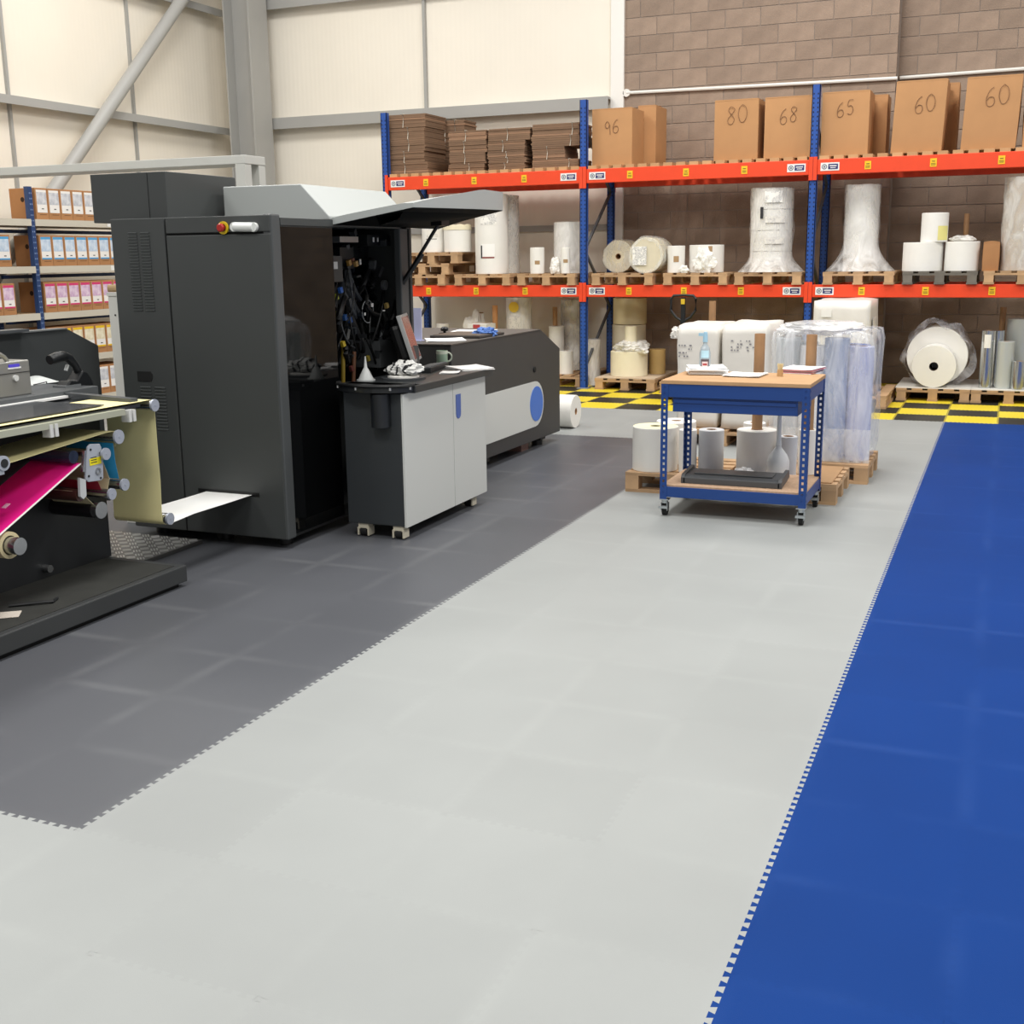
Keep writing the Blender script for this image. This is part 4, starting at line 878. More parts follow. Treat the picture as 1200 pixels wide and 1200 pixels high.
def carton(label, px0, px1, pyt, Yf, z, depth, number=None, npos=(0.5, 0.72), nh=0.15, rz=0.0, group=None, name='cardboard_carton', m=None, tilt=0.0):
    a, b = onY(px0, pyt, Yf), onY(px1, pyt, Yf); wd = b.x-a.x; h = a.z*0.5+b.z*0.5-z
    t = thing(name, label, 'box', ((a.x+b.x)/2, Yf, z), rz, group); hw = wd/2; m = m or CARD
    # slightly bulging walls
    def bow(nu, P):
        return [[P(i/nu, j/nu) for j in range(nu+1)] for i in range(nu+1)]
    f = lambda u, v: 0.012*math.sin(math.pi*u)*math.sin(math.pi*v)
    mb = MB(); s = 4; tl = tilt
    mb.sheet(bow(s, lambda u, v: (-hw+wd*v+tl*u, -f(u, v), h*u)))
    mb.sheet(bow(s, lambda u, v: (hw+tl*u+f(u, v), depth*v, h*u)))
    mb.sheet(bow(s, lambda u, v: (-hw+tl*u-f(u, v), depth*v, h*u)))
    mb.sheet(bow(s, lambda u, v: (-hw+wd*v+tl*u, depth+f(u, v), h*u)))
    mb.sheet(bow(s, lambda u, v: (-hw+wd*v+tl, depth*u, h+f(u, v))))
    mb.sheet(bow(s, lambda u, v: (-hw+wd*v, depth*u, 0)))
    mb.build('carton_body', m, t, org=(0, 0, 0))
    MB().box(-hw+tl, hw+tl, depth/2-0.03, depth/2+0.03, h+0.012, h+0.0135).build('tape', TAPE, t, org=(0, 0, 0))
    MB().box(-hw+tl+0.01, hw+tl-0.01, -0.002, 0.004, h-0.012, h+0.003).build('flap_edge', m, t, org=(0, 0, 0))
    if number:
        mb = MB(); dw = nh*0.62; x0 = -hw + wd*npos[0] - dw*len(number)*0.5
        for k, ch in enumerate(number):
            for st in DIG[ch]:
                pts = smooth(st)
                mb.tube([(x0 + dw*(k*1.08+u*0.9) + tl*npos[1], -0.014, h*npos[1] + nh*(v-0.5) + 0.02*k) for u, v in pts], 0.0030, 5)
        mb.build('handwritten_number', PEN, t, org=(0, 0, 0))
    return t
# ------------------------------------------------------------------ top deck: cartons
DY = 14.45
carton('brown carton with 96 pen-written on it, next to the middle upright', 694, 741, 127, DY, DECK, 0.5, '96', (0.5, 0.66), 0.16)
carton('brown carton pushed up behind the carton numbered 96', 748, 769, 123.5, DY+0.56, DECK, 0.5)
carton('brown carton with 80 pen-written on it, standing beside the 68 carton', 838, 889.5, 116.5, DY, DECK, 0.55, '80', (0.52, 0.74), 0.2)
carton('brown carton with 68 pen-written on it, standing against the blue upright', 897, 952, 113, DY, DECK, 0.55, '68', (0.52, 0.68), 0.17)
carton('brown carton with a faint 65 pen-written on it, beside the blue upright', 964.5, 1020, 107, DY, DECK, 0.5, '65', (0.5, 0.72), 0.16)
carton('brown carton pushed up behind the carton marked 65', 1024, 1041, 111, DY+0.56, DECK, 0.4)
S60 = 'tall brown carton with 60 pen-written on it,'
carton(S60+' next to the 65 carton', 1048, 1108, 94, DY, DECK, 0.55, '60', (0.6, 0.66), 0.18, group='cartons marked 60', tilt=0.03)
carton(S60+' leaning at the end of the row', 1131, 1196, 89, DY, DECK, 0.55, '60', (0.58, 0.72), 0.2, group='cartons marked 60', tilt=0.03)
carton('brown carton standing behind the gap between the two cartons marked 60', 1111, 1125, 97, DY+0.6, DECK, 0.35)
carton('brown carton at the far end past the cartons marked 60', 1204, 1265, 92, DY, DECK, 0.5)
# ------------------------------------------------------------------ top deck: bundles of flat cartons tied with string
FLAT = mat('flat_carton', '7d624c', 0.85, var=0.08, vscale=6, rnd=0.1); FLATB = mat('flat_carton_light', '94735a', 0.85, var=0.06, rnd=0.1); STR = mat('white_string', 'ddd6c8', 0.7)
def bundle(label, x0, x1, y0, z, h, depth, sx, group):
    t = thing('flat_carton_bundle', label, 'cardboard', ((x0+x1)/2, y0, z), random.uniform(-0.015, 0.015), group); w_ = x1-x0
    n = max(4, int(h/0.022)); th = h/n
    for k in range(n):
        j = random.uniform(-0.008, 0.008); j2 = random.uniform(-0.006, 0.006)
        MB().box(-w_/2+j, w_/2+j, j2, depth+j2, k*th+0.0008, (k+1)*th-0.0012).build('cardboard_sheet', FLAT if random.random() < 0.8 else FLATB, t, org=(0, 0, 0))
    s = -w_/2 + w_*sx
    MB().tube([(s, -0.009, 0.0), (s+0.012, -0.012, h*0.5), (s, -0.009, h+0.003), (s, depth*0.5, h+0.004), (s, depth, h+0.003)], 0.005, 6).build('string', STR, t, org=(0, 0, 0))
def ud(k, n): return 'bottom' if k == 0 else ('top' if k == n-1 else ['second', 'third', 'fourth', 'fifth'][k-1] + ' lowest')
def zs(px, ys, Y): return [onY(px, y, Y).z for y in ys]
def Z430(v): return 100+v*0.225
def X430(v): return 430+v*0.225
def stack(desc, layers, Yf, depth, group):
    """layers: (zoom x0, x1, y_bottom, y_top, string position)"""
    n = len(layers)
    zz = DECK+0.001
    for k, (a, b, yb, yt, sx) in enumerate(layers):
        pa, pb = onY(X430(a), Z430(yb), Yf), onY(X430(b), Z430(yb), Yf); zt = onY(X430((a+b)/2), Z430(yt), Yf).z
        bundle('%s tied flat-carton bundle, %s' % (ud(k, n), desc), pa.x, pb.x, Yf, zz, zt-zz-0.001, depth, sx, group); zz = zt
G_ = 'bundles of flat cartons on the top deck'
stack('tallest pile, against the end upright', [(112, 318, 455, 402, .42), (108, 300, 402, 345, .45), (112, 305, 345, 282, .55), (108, 300, 282, 220, .55), (105, 305, 220, 150, .42)], DY-0.02, 0.62, G_)
stack('pile behind the tallest one', [(405, 515, 455, 330, .5), (410, 510, 330, 180, .5)], DY+0.62, 0.4, G_)
stack('low pile next to the tallest one', [(425, 610, 455, 410, .58), (432, 618, 410, 352, .42), (428, 622, 352, 292, .4), (426, 620, 292, 235, .45)], DY, 0.5, G_)
stack('middle pile with ragged ends', [(632, 822, 452, 405, .45), (634, 830, 405, 378, .5), (628, 822, 378, 346, .5), (630, 824, 346, 288, .4), (634, 850, 288, 222, .45)], DY, 0.5, G_)
stack('pile against the middle upright', [(860, 1100, 448, 385, .8), (862, 1030, 385, 320, .45), (858, 1110, 320, 262, .8), (862, 1105, 262, 198, .85)], DY, 0.5, G_)
# ------------------------------------------------------------------ middle level: pallets and rolls
PF = 14.27; MT = MIDZ+PALH
def palpx(label, px0, px1, z, Yf=PF, **k):
    a, b = onY(px0, 330, Yf), onY(px1, 330, Yf); return pallet(label, (a.x+b.x)/2, Yf, z, w=0.8, **k)
xA = onY(490, 330, PF).x
pallet('timber pallet at the bottom of the stack of three, on the middle beams', xA, PF, MIDZ, w=0.8)
pallet('middle timber pallet of the stack of three', xA+0.06, PF, MT, w=0.8); pallet('top timber pallet of the stack of three', xA+0.2, PF, MT+PALH, w=0.8)
palpx('timber pallet under the two tallest white rolls', 530, 600, MIDZ)
palpx('timber pallet under the small white roll and crumpled paper', 604, 676, MIDZ)
palpx('timber pallet under the two rolls lying on their sides', 692, 766, MIDZ)
palpx('timber pallet under the torn white roll', 774, 855, MIDZ)
palpx('timber pallet under the film-wrapped tower of white rolls', 860, 939, MIDZ)
palpx('timber pallet under the slim film-wrapped roll', 962, 1049, MIDZ)
palpx('dark weathered pallet under the two squat rolls', 1056, 1146, MIDZ, m=PWD)
palpx('timber pallet under the open brown carton', 1156, 1240, MIDZ)
T3 = MT+2*PALH
t, x, y, r, h = rollpx('white wrapped roll with stencilled marks on the stack of pallets', 495, 520, 264, PF+0.06, T3); patch(t, 'printed_mark', r, camang(x, y), 0.6, h*0.55, h*0.85, PRINTC)
patch(t, 'black_band', r, camang(x, y)-0.2, 0.5, h*0.48, h*0.5, BLK_INK)
t, x, y, r, h = rollpx('white roll with a scalloped paper collar on the stack of pallets', 521, 551, 265, PF+0.06, T3)
nn = 40; rows = [[(1.03*r*math.cos(2*math.pi*k/nn), 1.03*r*math.sin(2*math.pi*k/nn), zz + (0.012*abs(math.sin(k*math.pi/4)) if i else 0)) for k in range(nn+1)] for i, zz in enumerate((h-0.05, h+0.012))]
link('paper_collar', MB().sheet(rows).mesh('paper_collar'), CREAM, t)
t, x, y, r, h = rollpx('tall white roll with a square sticker, under the swung-open hood', 557, 594, 228, PF+0.05, MT)
a = camang(x, y); patch(t, 'square_sticker', r, a-0.25, 0.42, 0.22*h, 0.38*h, mat('sticker_white', 'f7f6f3', 0.4)); patch(t, 'red_line', r, a-0.28, 0.42, 0.20*h, 0.215*h, mat('sticker_red', '8e2f2a', 0.5), off=0.003); patch(t, 'dark_line', r, a-0.66, 0.05, 0.2*h, 0.36*h, BLK_INK, off=0.003)
patch(t, 'printed_label', r, a-0.2, 0.5, 0.62*h, 0.8*h, PRINT)
t, x, y, r, h = rollpx('tall white roll behind the one with the square sticker', 580, 607, 230, PF+0.5, MT, wrap=FILM)
t, x, y, r, h = rollpx('small white roll with a brown tape square, first on its pallet', 621.5, 637.5, 290, PF+0.05, MT); BT = mat('brown_tape', 'a98a64', 0.5); patch(t, 'tape_square', r, camang(x, y), 0.35, 0.36*h, 0.5*h, BT)
t, x, y, r, h = rollpx('slim white roll with a brown tape square beside the blue upright', 657.5, 668, 290, PF+0.05, MT); patch(t, 'tape_square', r, camang(x, y), 0.5, 0.42*h, 0.55*h, BT)
rollpx('large white roll in loose film behind the slim roll', 650, 684, 261, PF+0.3, MT, wrap=FILM2, skirt=0.06)
def crumple(name, label, cat, loc, sx, sy, sz, m, seed=0, amp=0.35, parent=None):
    bm = bmesh.new(); bmesh.ops.create_icosphere(bm, subdivisions=4, radius=1)
    for v in bm.verts:
        n1 = noise.noise(v.co*1.7 + Vector((seed, 0, 0))); n2 = abs(noise.noise(v.co*3.6 + Vector((0, seed, 0))))
        v.co *= 1 + amp*n1 + amp*0.8*(n2-0.25); v.co.x *= sx; v.co.y *= sy; v.co.z = max(0, (v.co.z+0.75)/1.75)*sz
    me = bpy.data.meshes.new(name); bm.to_mesh(me); bm.free()
    o = link(name, me, m, parent, loc=None); o.location = loc
    if not parent: WORLD[o.name] = tuple(loc); tag(o, label, cat)
    return o
p = onY(650, 318, PF+0.12); crumple('crumpled_paper', 'crumpled white wrapping paper between the small roll and slim roll', 'paper', (p.x, PF+0.14, MT), 0.075, 0.07, 0.2, PAPER, 3)
# bay two
def lie(label, pxc, pyc, rpx, Yf, z, length, m=None, **k):
    c = onY(pxc, pyc, Yf); r = rpx*(c-Vector((0, 0, EYE))).dot(C_F)/FPX
    t = roll(label, c.x, Yf, z, r, length, m=m, axis='Y', **k); return t, r
t, r = lie('cream roll lying on its side with a dark core hole, in loose film', 724.5, 301, 18.5, PF+0.63, MT, 0.5, CREAM)
MB().lathe([(r*0.4, -0.012), (r*1.03, -0.01), (r*1.06, 0.05), (r*1.04, 0.45)], (0, 0, r), 'Y', 30, jit=0.10).build('film_wrap', FILM, t, org=(0, 0, 0))
t, r = lie('cream roll lying on its side with a shipping label on its end', 757, 300.5, 20.5, PF+0.05, MT, 0.55, mat('cream_end', 'd8cfb6', 0.7, var=0.05), hole=False, core=0.002)
MB().lathe([(r*0.85, -0.012), (r*1.03, -0.008), (r*1.07, 0.06), (r*1.05, 0.5)], (0, 0, r), 'Y', 30, jit=0.12).build('film_wrap', FILM, t, org=(0, 0, 0))
MB().box(-0.17, 0.01, -0.0142, -0.0135, r*0.45, r*1.5).build('shipping_label', PRINT, t, org=(0, 0, 0))
t, x, y, r, h = rollpx('small white roll with a brown tape square beside the torn roll', 782.5, 803, 288, PF+0.06, MT); patch(t, 'tape_square', r, camang(x, y), 0.3, 0.4*h, 0.62*h, BT)
t, x, y, r, h = rollpx('torn white roll with hanging paper and a tape square', 808, 849, 287, PF+0.08, MT); patch(t, 'tape_square', r, camang(x, y)+0.2, 0.12, 0.72*h, 0.95*h, BT)
p = onY(828, 315, PF+0.02); crumple('torn_paper', None, None, (0.03, -r-0.01, 0.0), 0.13, 0.05, 0.28, PAPER, 8, 0.5, parent=t)
p = onY(801, 318, PF+0.02); crumple('crumpled_paper', 'scrap of white paper hanging over the pallet edge below the small roll', 'paper', (p.x, PF+0.03, MT), 0.06, 0.03, 0.09, PAPER, 12)
# tower of wrapped rolls: four rolls on top of one another under one film
xT, yT, rT, zT = span(881, 931, 221, PF+0.12)
hh = (zT-MT)/4
names = ['lowest', 'second', 'third', 'top']
for k in range(4):
    t = roll('%s white roll in the film-wrapped tower' % names[k] if k in (0, 3) else '%s white roll from the pallet in the film-wrapped tower' % names[k], xT, yT, MT+k*hh, rT, hh-0.006, group='rolls in the wrapped tower')
    if k < 3: patch(t, 'printed_mark', rT, camang(xT, yT)+0.15, 0.45, hh*0.35, hh*0.65, PRINTC, off=0.02)
    else:
        patch(t, 'printed_label', rT, camang(xT, yT)+0.05, 0.4, hh*0.3, hh*0.85, PRINT, off=0.02)
patch(bpy.data.objects[t.name], 'barcode', rT, camang(xT, yT)-0.45, 0.07, -hh*0.45, hh*0.1, BLK_INK, off=0.03)
tw = thing('film_wrap', 'clear film wound round the tower of white rolls, flaring at the pallet', 'film', (xT, yT, MT))
def wrapshell(parent, r, h, skirt, sx=1.0, m=FILM2, q0=0.3, top=True, pw=1.6):
    pr = []
    for k in range(17):
        q = k/16; rr = r*1.02+0.006
        if q < q0: rr += skirt*((q0-q)/q0)**pw
        pr.append((rr, 0.004+h*q))
    if top: pr += [(r*0.6, h+0.012)]
    MB().lathe(pr, (0, 0, 0), 'Z', 40, jit=0.07).build('film', m, parent, org=(0, 0, 0))
wrapshell(tw, rT, 4*hh, 0.14, q0=0.16, pw=1.2, m=film('stretch_film_tower', 'f4f2ee', 0.4, 8, 0.5))
# bay three
t, x, y, r, h = rollpx('slim tall white roll standing by the blue upright in flared film', 991.5, 1033, 217, PF+0.25, MT)
wrapshell(t, r, h, 0.2, m=film('stretch_film_slim', 'f2f2f0', 0.4, 7, 0.5), q0=0.42, pw=2.6)
t1, x1, y1, r1, h1 = rollpx('squat white roll under the yellow-edged roll', 1058, 1107, 284, PF+0.06, MT)
t2, x2, y2, r2, h2 = rollpx('squat white roll covered with loose film, on the dark pallet', 1107.5, 1149.5, 283, PF+0.06, MT)
crumple('film_cover', None, None, (0, 0, h2), r2*0.7, r2*0.7, 0.07, FILM2, 5, 0.3, parent=t2)
t, x, y, r, h = rollpx('white roll with a yellow corner on top of a squat roll', 1080, 1113, 249.5, PF+0.1, MT+max(h1, 0.0)+0.001)
patch(t, 'yellow_corner', r, camang(x, y)+0.75, 0.5, 0.02, h*0.55, mat('pale_yellow', 'e8df8e', 0.6))
p = onY(1133, 250, PF+0.62)
ct = thing('cardboard_core', 'brown cardboard core standing behind the film-covered squat roll', 'tube', (p.x, PF+0.75, MT)); MB().lathe([(0.022, 0), (0.03, 0), (0.03, p.z-MT), (0.022, p.z-MT)], (0, 0, 0), 'Z', 16, closed=True).build('tube_wall', CORE, ct, org=(0, 0, 0))
carton('plain brown carton beside the tall kraft-wrapped roll', 1153, 1172, 283.5, PF+0.1, MT, 0.35, m=mat('carton_tan', 'a9794e', 0.8, var=0.06))
t, x, y, r, h = rollpx('tall grey-brown wrapped roll past the plain brown carton', 1178, 1228, 208, PF+0.08, MT, m=mat('wrap_taupe', 'b9ab9a', 0.5, var=0.05), wrap=FILM)
patch(t, 'printed_label', r, camang(x, y)+0.35, 0.3, h*0.42, h*0.58, PRINT)
# ------------------------------------------------------------------ ground level under the rack
GF = 14.22
pal_g = lambda label, px0, px1, Yf=GF, **k: pallet(label, (onY(px0, 450, Yf).x+onY(px1, 450, Yf).x)/2, Yf, 0.0, w=0.8, **k)
BOARD = mat('pallet_board', 'c9b49a', 0.8, var=0.06)
pa = pal_g('timber pallet with a board top under the film-draped roll', 696, 768, 14.28)
def board_on(label, x, y, w_, d_, m=BOARD, z=PALH): return tag(MB().box(-w_/2, w_/2, 0, d_, 0, 0.012).build('board_sheet', m, None, org=(0, 0, 0)), label, 'board'), (x, y, z)
def put_board(label, pal, w_=0.78, d_=1.1, m=BOARD):
    o, _ = board_on(label, 0, 0, w_, d_, m); o.location = (pal.location.x, pal.location.y+0.01, PALH); return PALH+0.012
zb = put_board('thin pale board on the pallet of the film-draped roll', pa)
t, x, y, r, h = rollpx('squat cream roll draped with loose film on the floor pallet', 716, 759, 411, 14.40, zb, m=CREAM)
crumple('film_drape', None, None, (0.04, -0.02, h*0.9), r*0.95, r*0.95, 0.17, FILM2, 21, 0.45, parent=t); RD, XD, YD, HD = r, x, y, zb+h
rollpx('narrow cream roll standing on the film-draped roll', 732.5, 746.5, 382, 14.52, HD+0.002, m=CREAM)
rollpx('thick cream roll standing behind the film-draped roll', 718, 757, 380, 14.92, zb, m=mat('cream_dull', 'd6ccb4', 0.7))
rollpx('wide cream roll on top of the thick one behind', 719, 758, 349, 14.93, 1.0 if False else onY(738, 380, 15.1).z+0.004, m=mat('cream_buff', 'd2c39c', 0.7))
rollpx('tan kraft roll standing beside the film-draped roll', 761, 780, 409, 14.85, 0.0 if False else zb, m=KRAFT)
pal_g('timber pallet beside the tan kraft roll, half behind the trolley', 774, 846, 14.10)
pb = pal_g('timber pallet behind the middle upright foot', 618, 682, 14.5)
t, x, y, r, h = rollpx('small white roll standing on its pallet by the middle upright', 655, 671.5, 411, 14.62, PALH)
rollpx('taller white roll with a core sticking out, by the unwinder', 643.5, 661, 382, 14.95, PALH)
p = onY(651, 360, 15.05)
def tube(label, x, y, z, h, r=0.03, m=None, **k):
    t = thing('cardboard_core', label, 'tube', (x, y, z)); MB().lathe([(r-0.008, 0), (r, 0), (r, h), (r-0.008, h)], (0, 0, 0), 'Z', 18, closed=True).build('tube_wall', m or CORE, t, org=(0, 0, 0)); return t
q = onY(651, 382, 15.03); tube('short brown core standing on the taller white roll', p.x, 15.03, q.z+0.004, p.z-q.z, 0.033)
rollpx('big pale wrapped roll at the back beside the middle upright', 658, 685, 351, 15.17, PALH, m=mat('pale_taupe', 'c9c0b4', 0.6), wrap=FILM)
t, x, y, r, h = rollpx('film-wrapped roll on the floor right beside the middle upright', 687.5, 703, 398, 14.7, 0.0, m=mat('pale_pinkish', 'd8ccc4', 0.6), wrap=FILM2)
# behind the unwinder unit, under the first bay
t, x, y, r, h = rollpx('white film-wrapped roll with a round yellow sticker', 594, 622, 349, 14.6, 0.0, wrap=FILM2)
zc_ = onY(597, 359, y).z; aa = camang(x, y)-0.35; sk = MB().cyl((0, 0, 0), 0.07, -0.004, 0.0, 'Y', 24).build('round_sticker', mat('sticker_yellow', 'd9b52a', 0.5), t, org=(0, 0, 0)); sk.location = ((r*1.06+0.02)*math.cos(aa), (r*1.06+0.02)*math.sin(aa), zc_); sk.rotation_euler = (0, 0, aa+math.pi/2)
patch(t, 'printed_mark', r, camang(x, y)-0.4, 0.5, onY(597, 385, y).z, onY(597, 370, y).z, PRINTC, off=0.012)
p = onY(580, 358, 14.6); tube('orange-brown core leaning room beside the stickered roll', p.x, 14.6, 0.0, p.z, 0.036, mat('core_orange', 'c08a58', 0.8))
p = onY(567, 366, 15.0); tube('dull brown core standing behind the orange-brown one', p.x-0.05, 15.0, 0.0, p.z, 0.04, CORE)
pk = onY(556, 368, 14.8); crumple('film_bundle', 'white plastic sheeting heaped behind the unwinder unit', 'film', (pk.x, 14.8, 0), 0.17, 0.14, pk.z, PAPER, 33, 0.3)
a, b = onY(545, 382, 14.3), onY(572, 390, 14.3)
pbx = carton('white printed box with a red picture behind the unwinder unit', 548, 570, 380, 14.2, 0.0, 0.3, m=mat('box_white', 'dcdad4', 0.6))
pz = onY(559, 383, 14.2).z; MB().box(-0.05, 0.05, -0.02, -0.016, pz-0.05, pz+0.03).build('red_picture', mat('picture_red', 'a83a3c', 0.5), pbx, org=(0, 0, 0))
rollpx('small white roll standing behind the unwinder by the rear upright', 512, 526, 379, 14.7, 0.0)
# bay two right / bay three ground
pc = pal_g('timber pallet under the broad white wrapped stack', 955, 1037, 13.35, nb=5)
a, b = onY(954, 352, 13.45), onY(1021, 352, 13.45)
def soft_box(name, label, x0, x1, y0, y1, z0, z1, m, rad=0.05, amp=0.012, seed=0, cat='roll', group=None, parent=None, part=None):
    """rounded, slightly lumpy wrapped block"""
    bm = bmesh.new(); bmesh.ops.create_cube(bm, size=1)
    bmesh.ops.subdivide_edges(bm, edges=bm.edges, cuts=9, use_grid_fill=True)
    cx, cy, cz = (x0+x1)/2, (y0+y1)/2, (z0+z1)/2; hx, hy, hz = (x1-x0)/2, (y1-y0)/2, (z1-z0)/2
    for v in bm.verts:
        p = Vector((v.co.x*2*hx, v.co.y*2*hy, v.co.z*2*hz))
        qx = max(-hx+rad, min(hx-rad, p.x)); qy = max(-hy+rad, min(hy-rad, p.y)); qz = max(-hz+rad, min(hz-rad, p.z))
        d = p-Vector((qx, qy, qz)); p = Vector((qx, qy, qz)) + (d.normalized()*rad if d.length > 1e-6 else d)
        nn = noise.noise(p*4 + Vector((seed, 0, 0)))*amp
        p.x += nn*(1 if p.x > 0 else -1); p.y += nn*(1 if p.y > 0 else -1)
        if p.z > 0: p.z += nn*1.2
        v.co = p + Vector((0, 0, hz))
    me = bpy.data.meshes.new(name); bm.to_mesh(me); bm.free()
    for pl in me.polygons: pl.use_smooth = True
    if parent: o = link(part, me, m, parent); return o
    t = thing(name, label, cat, (cx, cy, z0), 0, group); link(part or 'wrapped_body', me, m, t); return t
def marks(parent, x0, x1, y, z0, z1, m=None):
    mb = MB(); n = 4
    for i in range(n):
        z = z0+(z1-z0)*(i+0.3)/n; x = x0
        while x < x1:
            w_ = random.uniform(0.008, 0.022)
            if random.random() < 0.6: mb.box(x, min(x+w_, x1), y-0.0012, y, z, z+(z1-z0)/n*0.42)
            x += w_+0.012
    if mb.v: tag(mb.build('printed_marks', m or mat('grey_ink', '8a888c', 0.6), parent, org=(0, 0, 0)), kind='stuff')
WP = mat('white_wrap', 'e6e2da', 0.35, var=0.04, bump=0.25, bscale=14); WPC = mat('white_wrap_cool', 'dfdfdf', 0.35, var=0.04, bump=0.25, bscale=14)
t = soft_box('wrapped_stack', 'broad white wrapped stack standing below the label at the third bay', a.x, b.x, 13.42, 14.4, PALH, a.z, WP, 0.022, 0.012, 4, 'stack')
hx, hy, hz = (b.x-a.x)/2, 0.49, a.z-PALH
MB().box(-hx+0.09, -hx+0.2, -hy-0.016, -hy-0.012, hz-0.18, hz-0.1).build('sticker', mat('sticker_plain', 'f0eee8', 0.4), t, org=(0, 0, 0))
MB().box(hx+0.010, hx+0.014, -hy+0.2, -hy+0.5, hz-0.42, hz-0.2).build('printed_mark', PRINTC, t, org=(0, 0, 0))
pd = pal_g('timber pallet under the two rolls standing face on, one inside the other\'s outline', 1050, 1138, 14.2)
zb = put_board('film-covered white board on the pallet of the face-on rolls', pd, 0.82, 1.1, mat('board_white', 'e2dfd8', 0.4))
t, R1 = lie('large white roll seen end-on in a cloud of film', 1098, 418, 34.0, 14.52, zb, 0.55)
film_c = film('film_cloud', 'e4e4ea', 0.3, 5, 0.55, 0.2, (1, 1, 1))
MB().lathe([(R1*1.03, -0.01), (R1*1.2, 0.06), (R1*1.12, 0.3), (R1*1.06, 0.6)], (0, 0, R1*1.02), 'Y', 44, jit=0.2).build('film_cloud', film_c, t, org=(0, 0, 0))
t, R2 = lie('smaller white roll seen end-on in front of the large one', 1094, 431.5, 24.8, 14.22, zb, 0.28, core=0.05, corem=mat('core_dark', '3a2f28', 0.8))
pe = pal_g('timber pallet under the silver foil rolls', 1150, 1217, 14.2)
zb = put_board('white board on the pallet of the foil rolls', pe, 0.8, 1.1, mat('board_white', 'e2dfd8', 0.4))
FOIL = mat('silver_foil', 'c9cccd', 0.14, 0.95, var=0.05, vscale=8, stretch=(4, 4, 0.4)); CLEARR = mat('frosted_roll', 'c4c8c4', 0.25, 0.3)
t, x, y, r, h = rollpx('tall silver foil roll with a white sticker', 1151, 1166, 387, 14.3, zb, m=FOIL); patch(t, 'sticker', r, camang(x, y), 0.55, h*0.7, h*0.93, mat('sticker_plain', 'f0eee8', 0.4))
rollpx('silver foil roll behind the stickered one', 1163, 1178, 387, 14.5, zb, m=FOIL)
rollpx('frosted white film roll standing among the foil rolls', 1169, 1190, 400, 14.3, zb, m=CLEARR)
rollpx('low silver foil roll at the pallet\'s front', 1186, 1204, 423, 14.24, zb, m=FOIL)
rollpx('tall frosted grey roll behind the low foil roll', 1180, 1222, 373, 14.62, zb, m=CLEARR)
p = onY(1176, 361, 14.75); tube('brown core standing behind the foil rolls', p.x, 14.95, zb, p.z-zb, 0.034)
# pallet truck parked under the second bay
pj = thing('pallet_truck', 'black pallet truck handle standing up behind the wrapped stacks', 'pallet truck', (-3.45, 13.2, 0))
JB = mat('truck_black', '191b1d', 0.4)
c = onY(801, 346, 13.3); zt = c.z
hw = 0.145
lp_ = [(c.x-hw, 13.3, zt-0.17), (c.x-hw, 13.3, zt-0.04), (c.x-hw+0.03, 13.3, zt-0.005), (c.x, 13.3, zt), (c.x+hw-0.03, 13.3, zt-0.005), (c.x+hw, 13.3, zt-0.04), (c.x+hw, 13.3, zt-0.17), (c.x+hw-0.06, 13.3, zt-0.25), (c.x, 13.3, zt-0.30), (c.x-hw+0.06, 13.3, zt-0.25), (c.x-hw, 13.3, zt-0.17)]
MB().tube(lp_, 0.016, 10).build('handle_loop', JB, pj)
MB().bar((c.x, 13.3, zt-0.02), (c.x, 13.3, 0.2), 0.05, 0.03, (0, 1, 0)).build('handle_shaft', JB, pj)
MB().box(c.x-0.022, c.x+0.022, 13.27, 13.28, zt-0.1, zt-0.04).build('yellow_label', mat('sticker_yellow', 'd9b52a', 0.5), pj)
MB().box(c.x-0.12, c.x+0.12, 13.2, 13.45, 0.08, 0.3).build('pump_body', JB, pj, bevel=0.02)
for s in (-1, 1): MB().box(c.x+s*0.19-0.08, c.x+s*0.19+0.08, 13.45, 14.1, 0.05, 0.085).build('fork', mat('truck_yellow', 'c9a528', 0.5), pj)
for s in (-1, 1): MB().cyl((c.x+s*0.06, 13.25, 0.09), 0.09, -0.025, 0.025, 'X', 18).build('wheel', RUB, pj)
# ------------------------------------------------------------------ goods standing in front of the rack
pw = pallet('timber pallet under the two white wrapped blocks', onY(848, 500, 10.4).x, 10.3, 0, w=0.95, d=1.0)
a, m_, b = onY(794, 380, 10.42), onY(845, 378, 10.42), onY(903, 380, 10.42)
t = soft_box('wrapped_block', 'white wrapped block with stencilled marks, behind the spray bottle', a.x, m_.x-0.012, 10.40, 11.1, PALH, a.z, WP, 0.022, 0.014, 11, 'stack')
hx = (m_.x-a.x)/2; marks(t, -hx+0.03, -hx+0.15, -0.364, a.z-PALH-0.3, a.z-PALH-0.17)
crumple('loose_flap', None, None, (-hx-0.01, -0.3, a.z-PALH-0.13), 0.05, 0.03, 0.1, WP, 9, 0.5, parent=t)
t = soft_box('wrapped_block', 'white wrapped block with rows of print, beside the tall brown core', m_.x+0.02, b.x, 10.36, 11.1, PALH, b.z, WP, 0.025, 0.014, 17, 'stack')
hx = (b.x-m_.x)/2; marks(t, -hx+0.1, hx-0.1, -0.386, b.z-PALH-0.24, b.z-PALH-0.13)
p = onY(823, 360, 11.0); tube('short brown core rising behind the white wrapped blocks', p.x, 11.42, 0, p.z+0.04, 0.033)
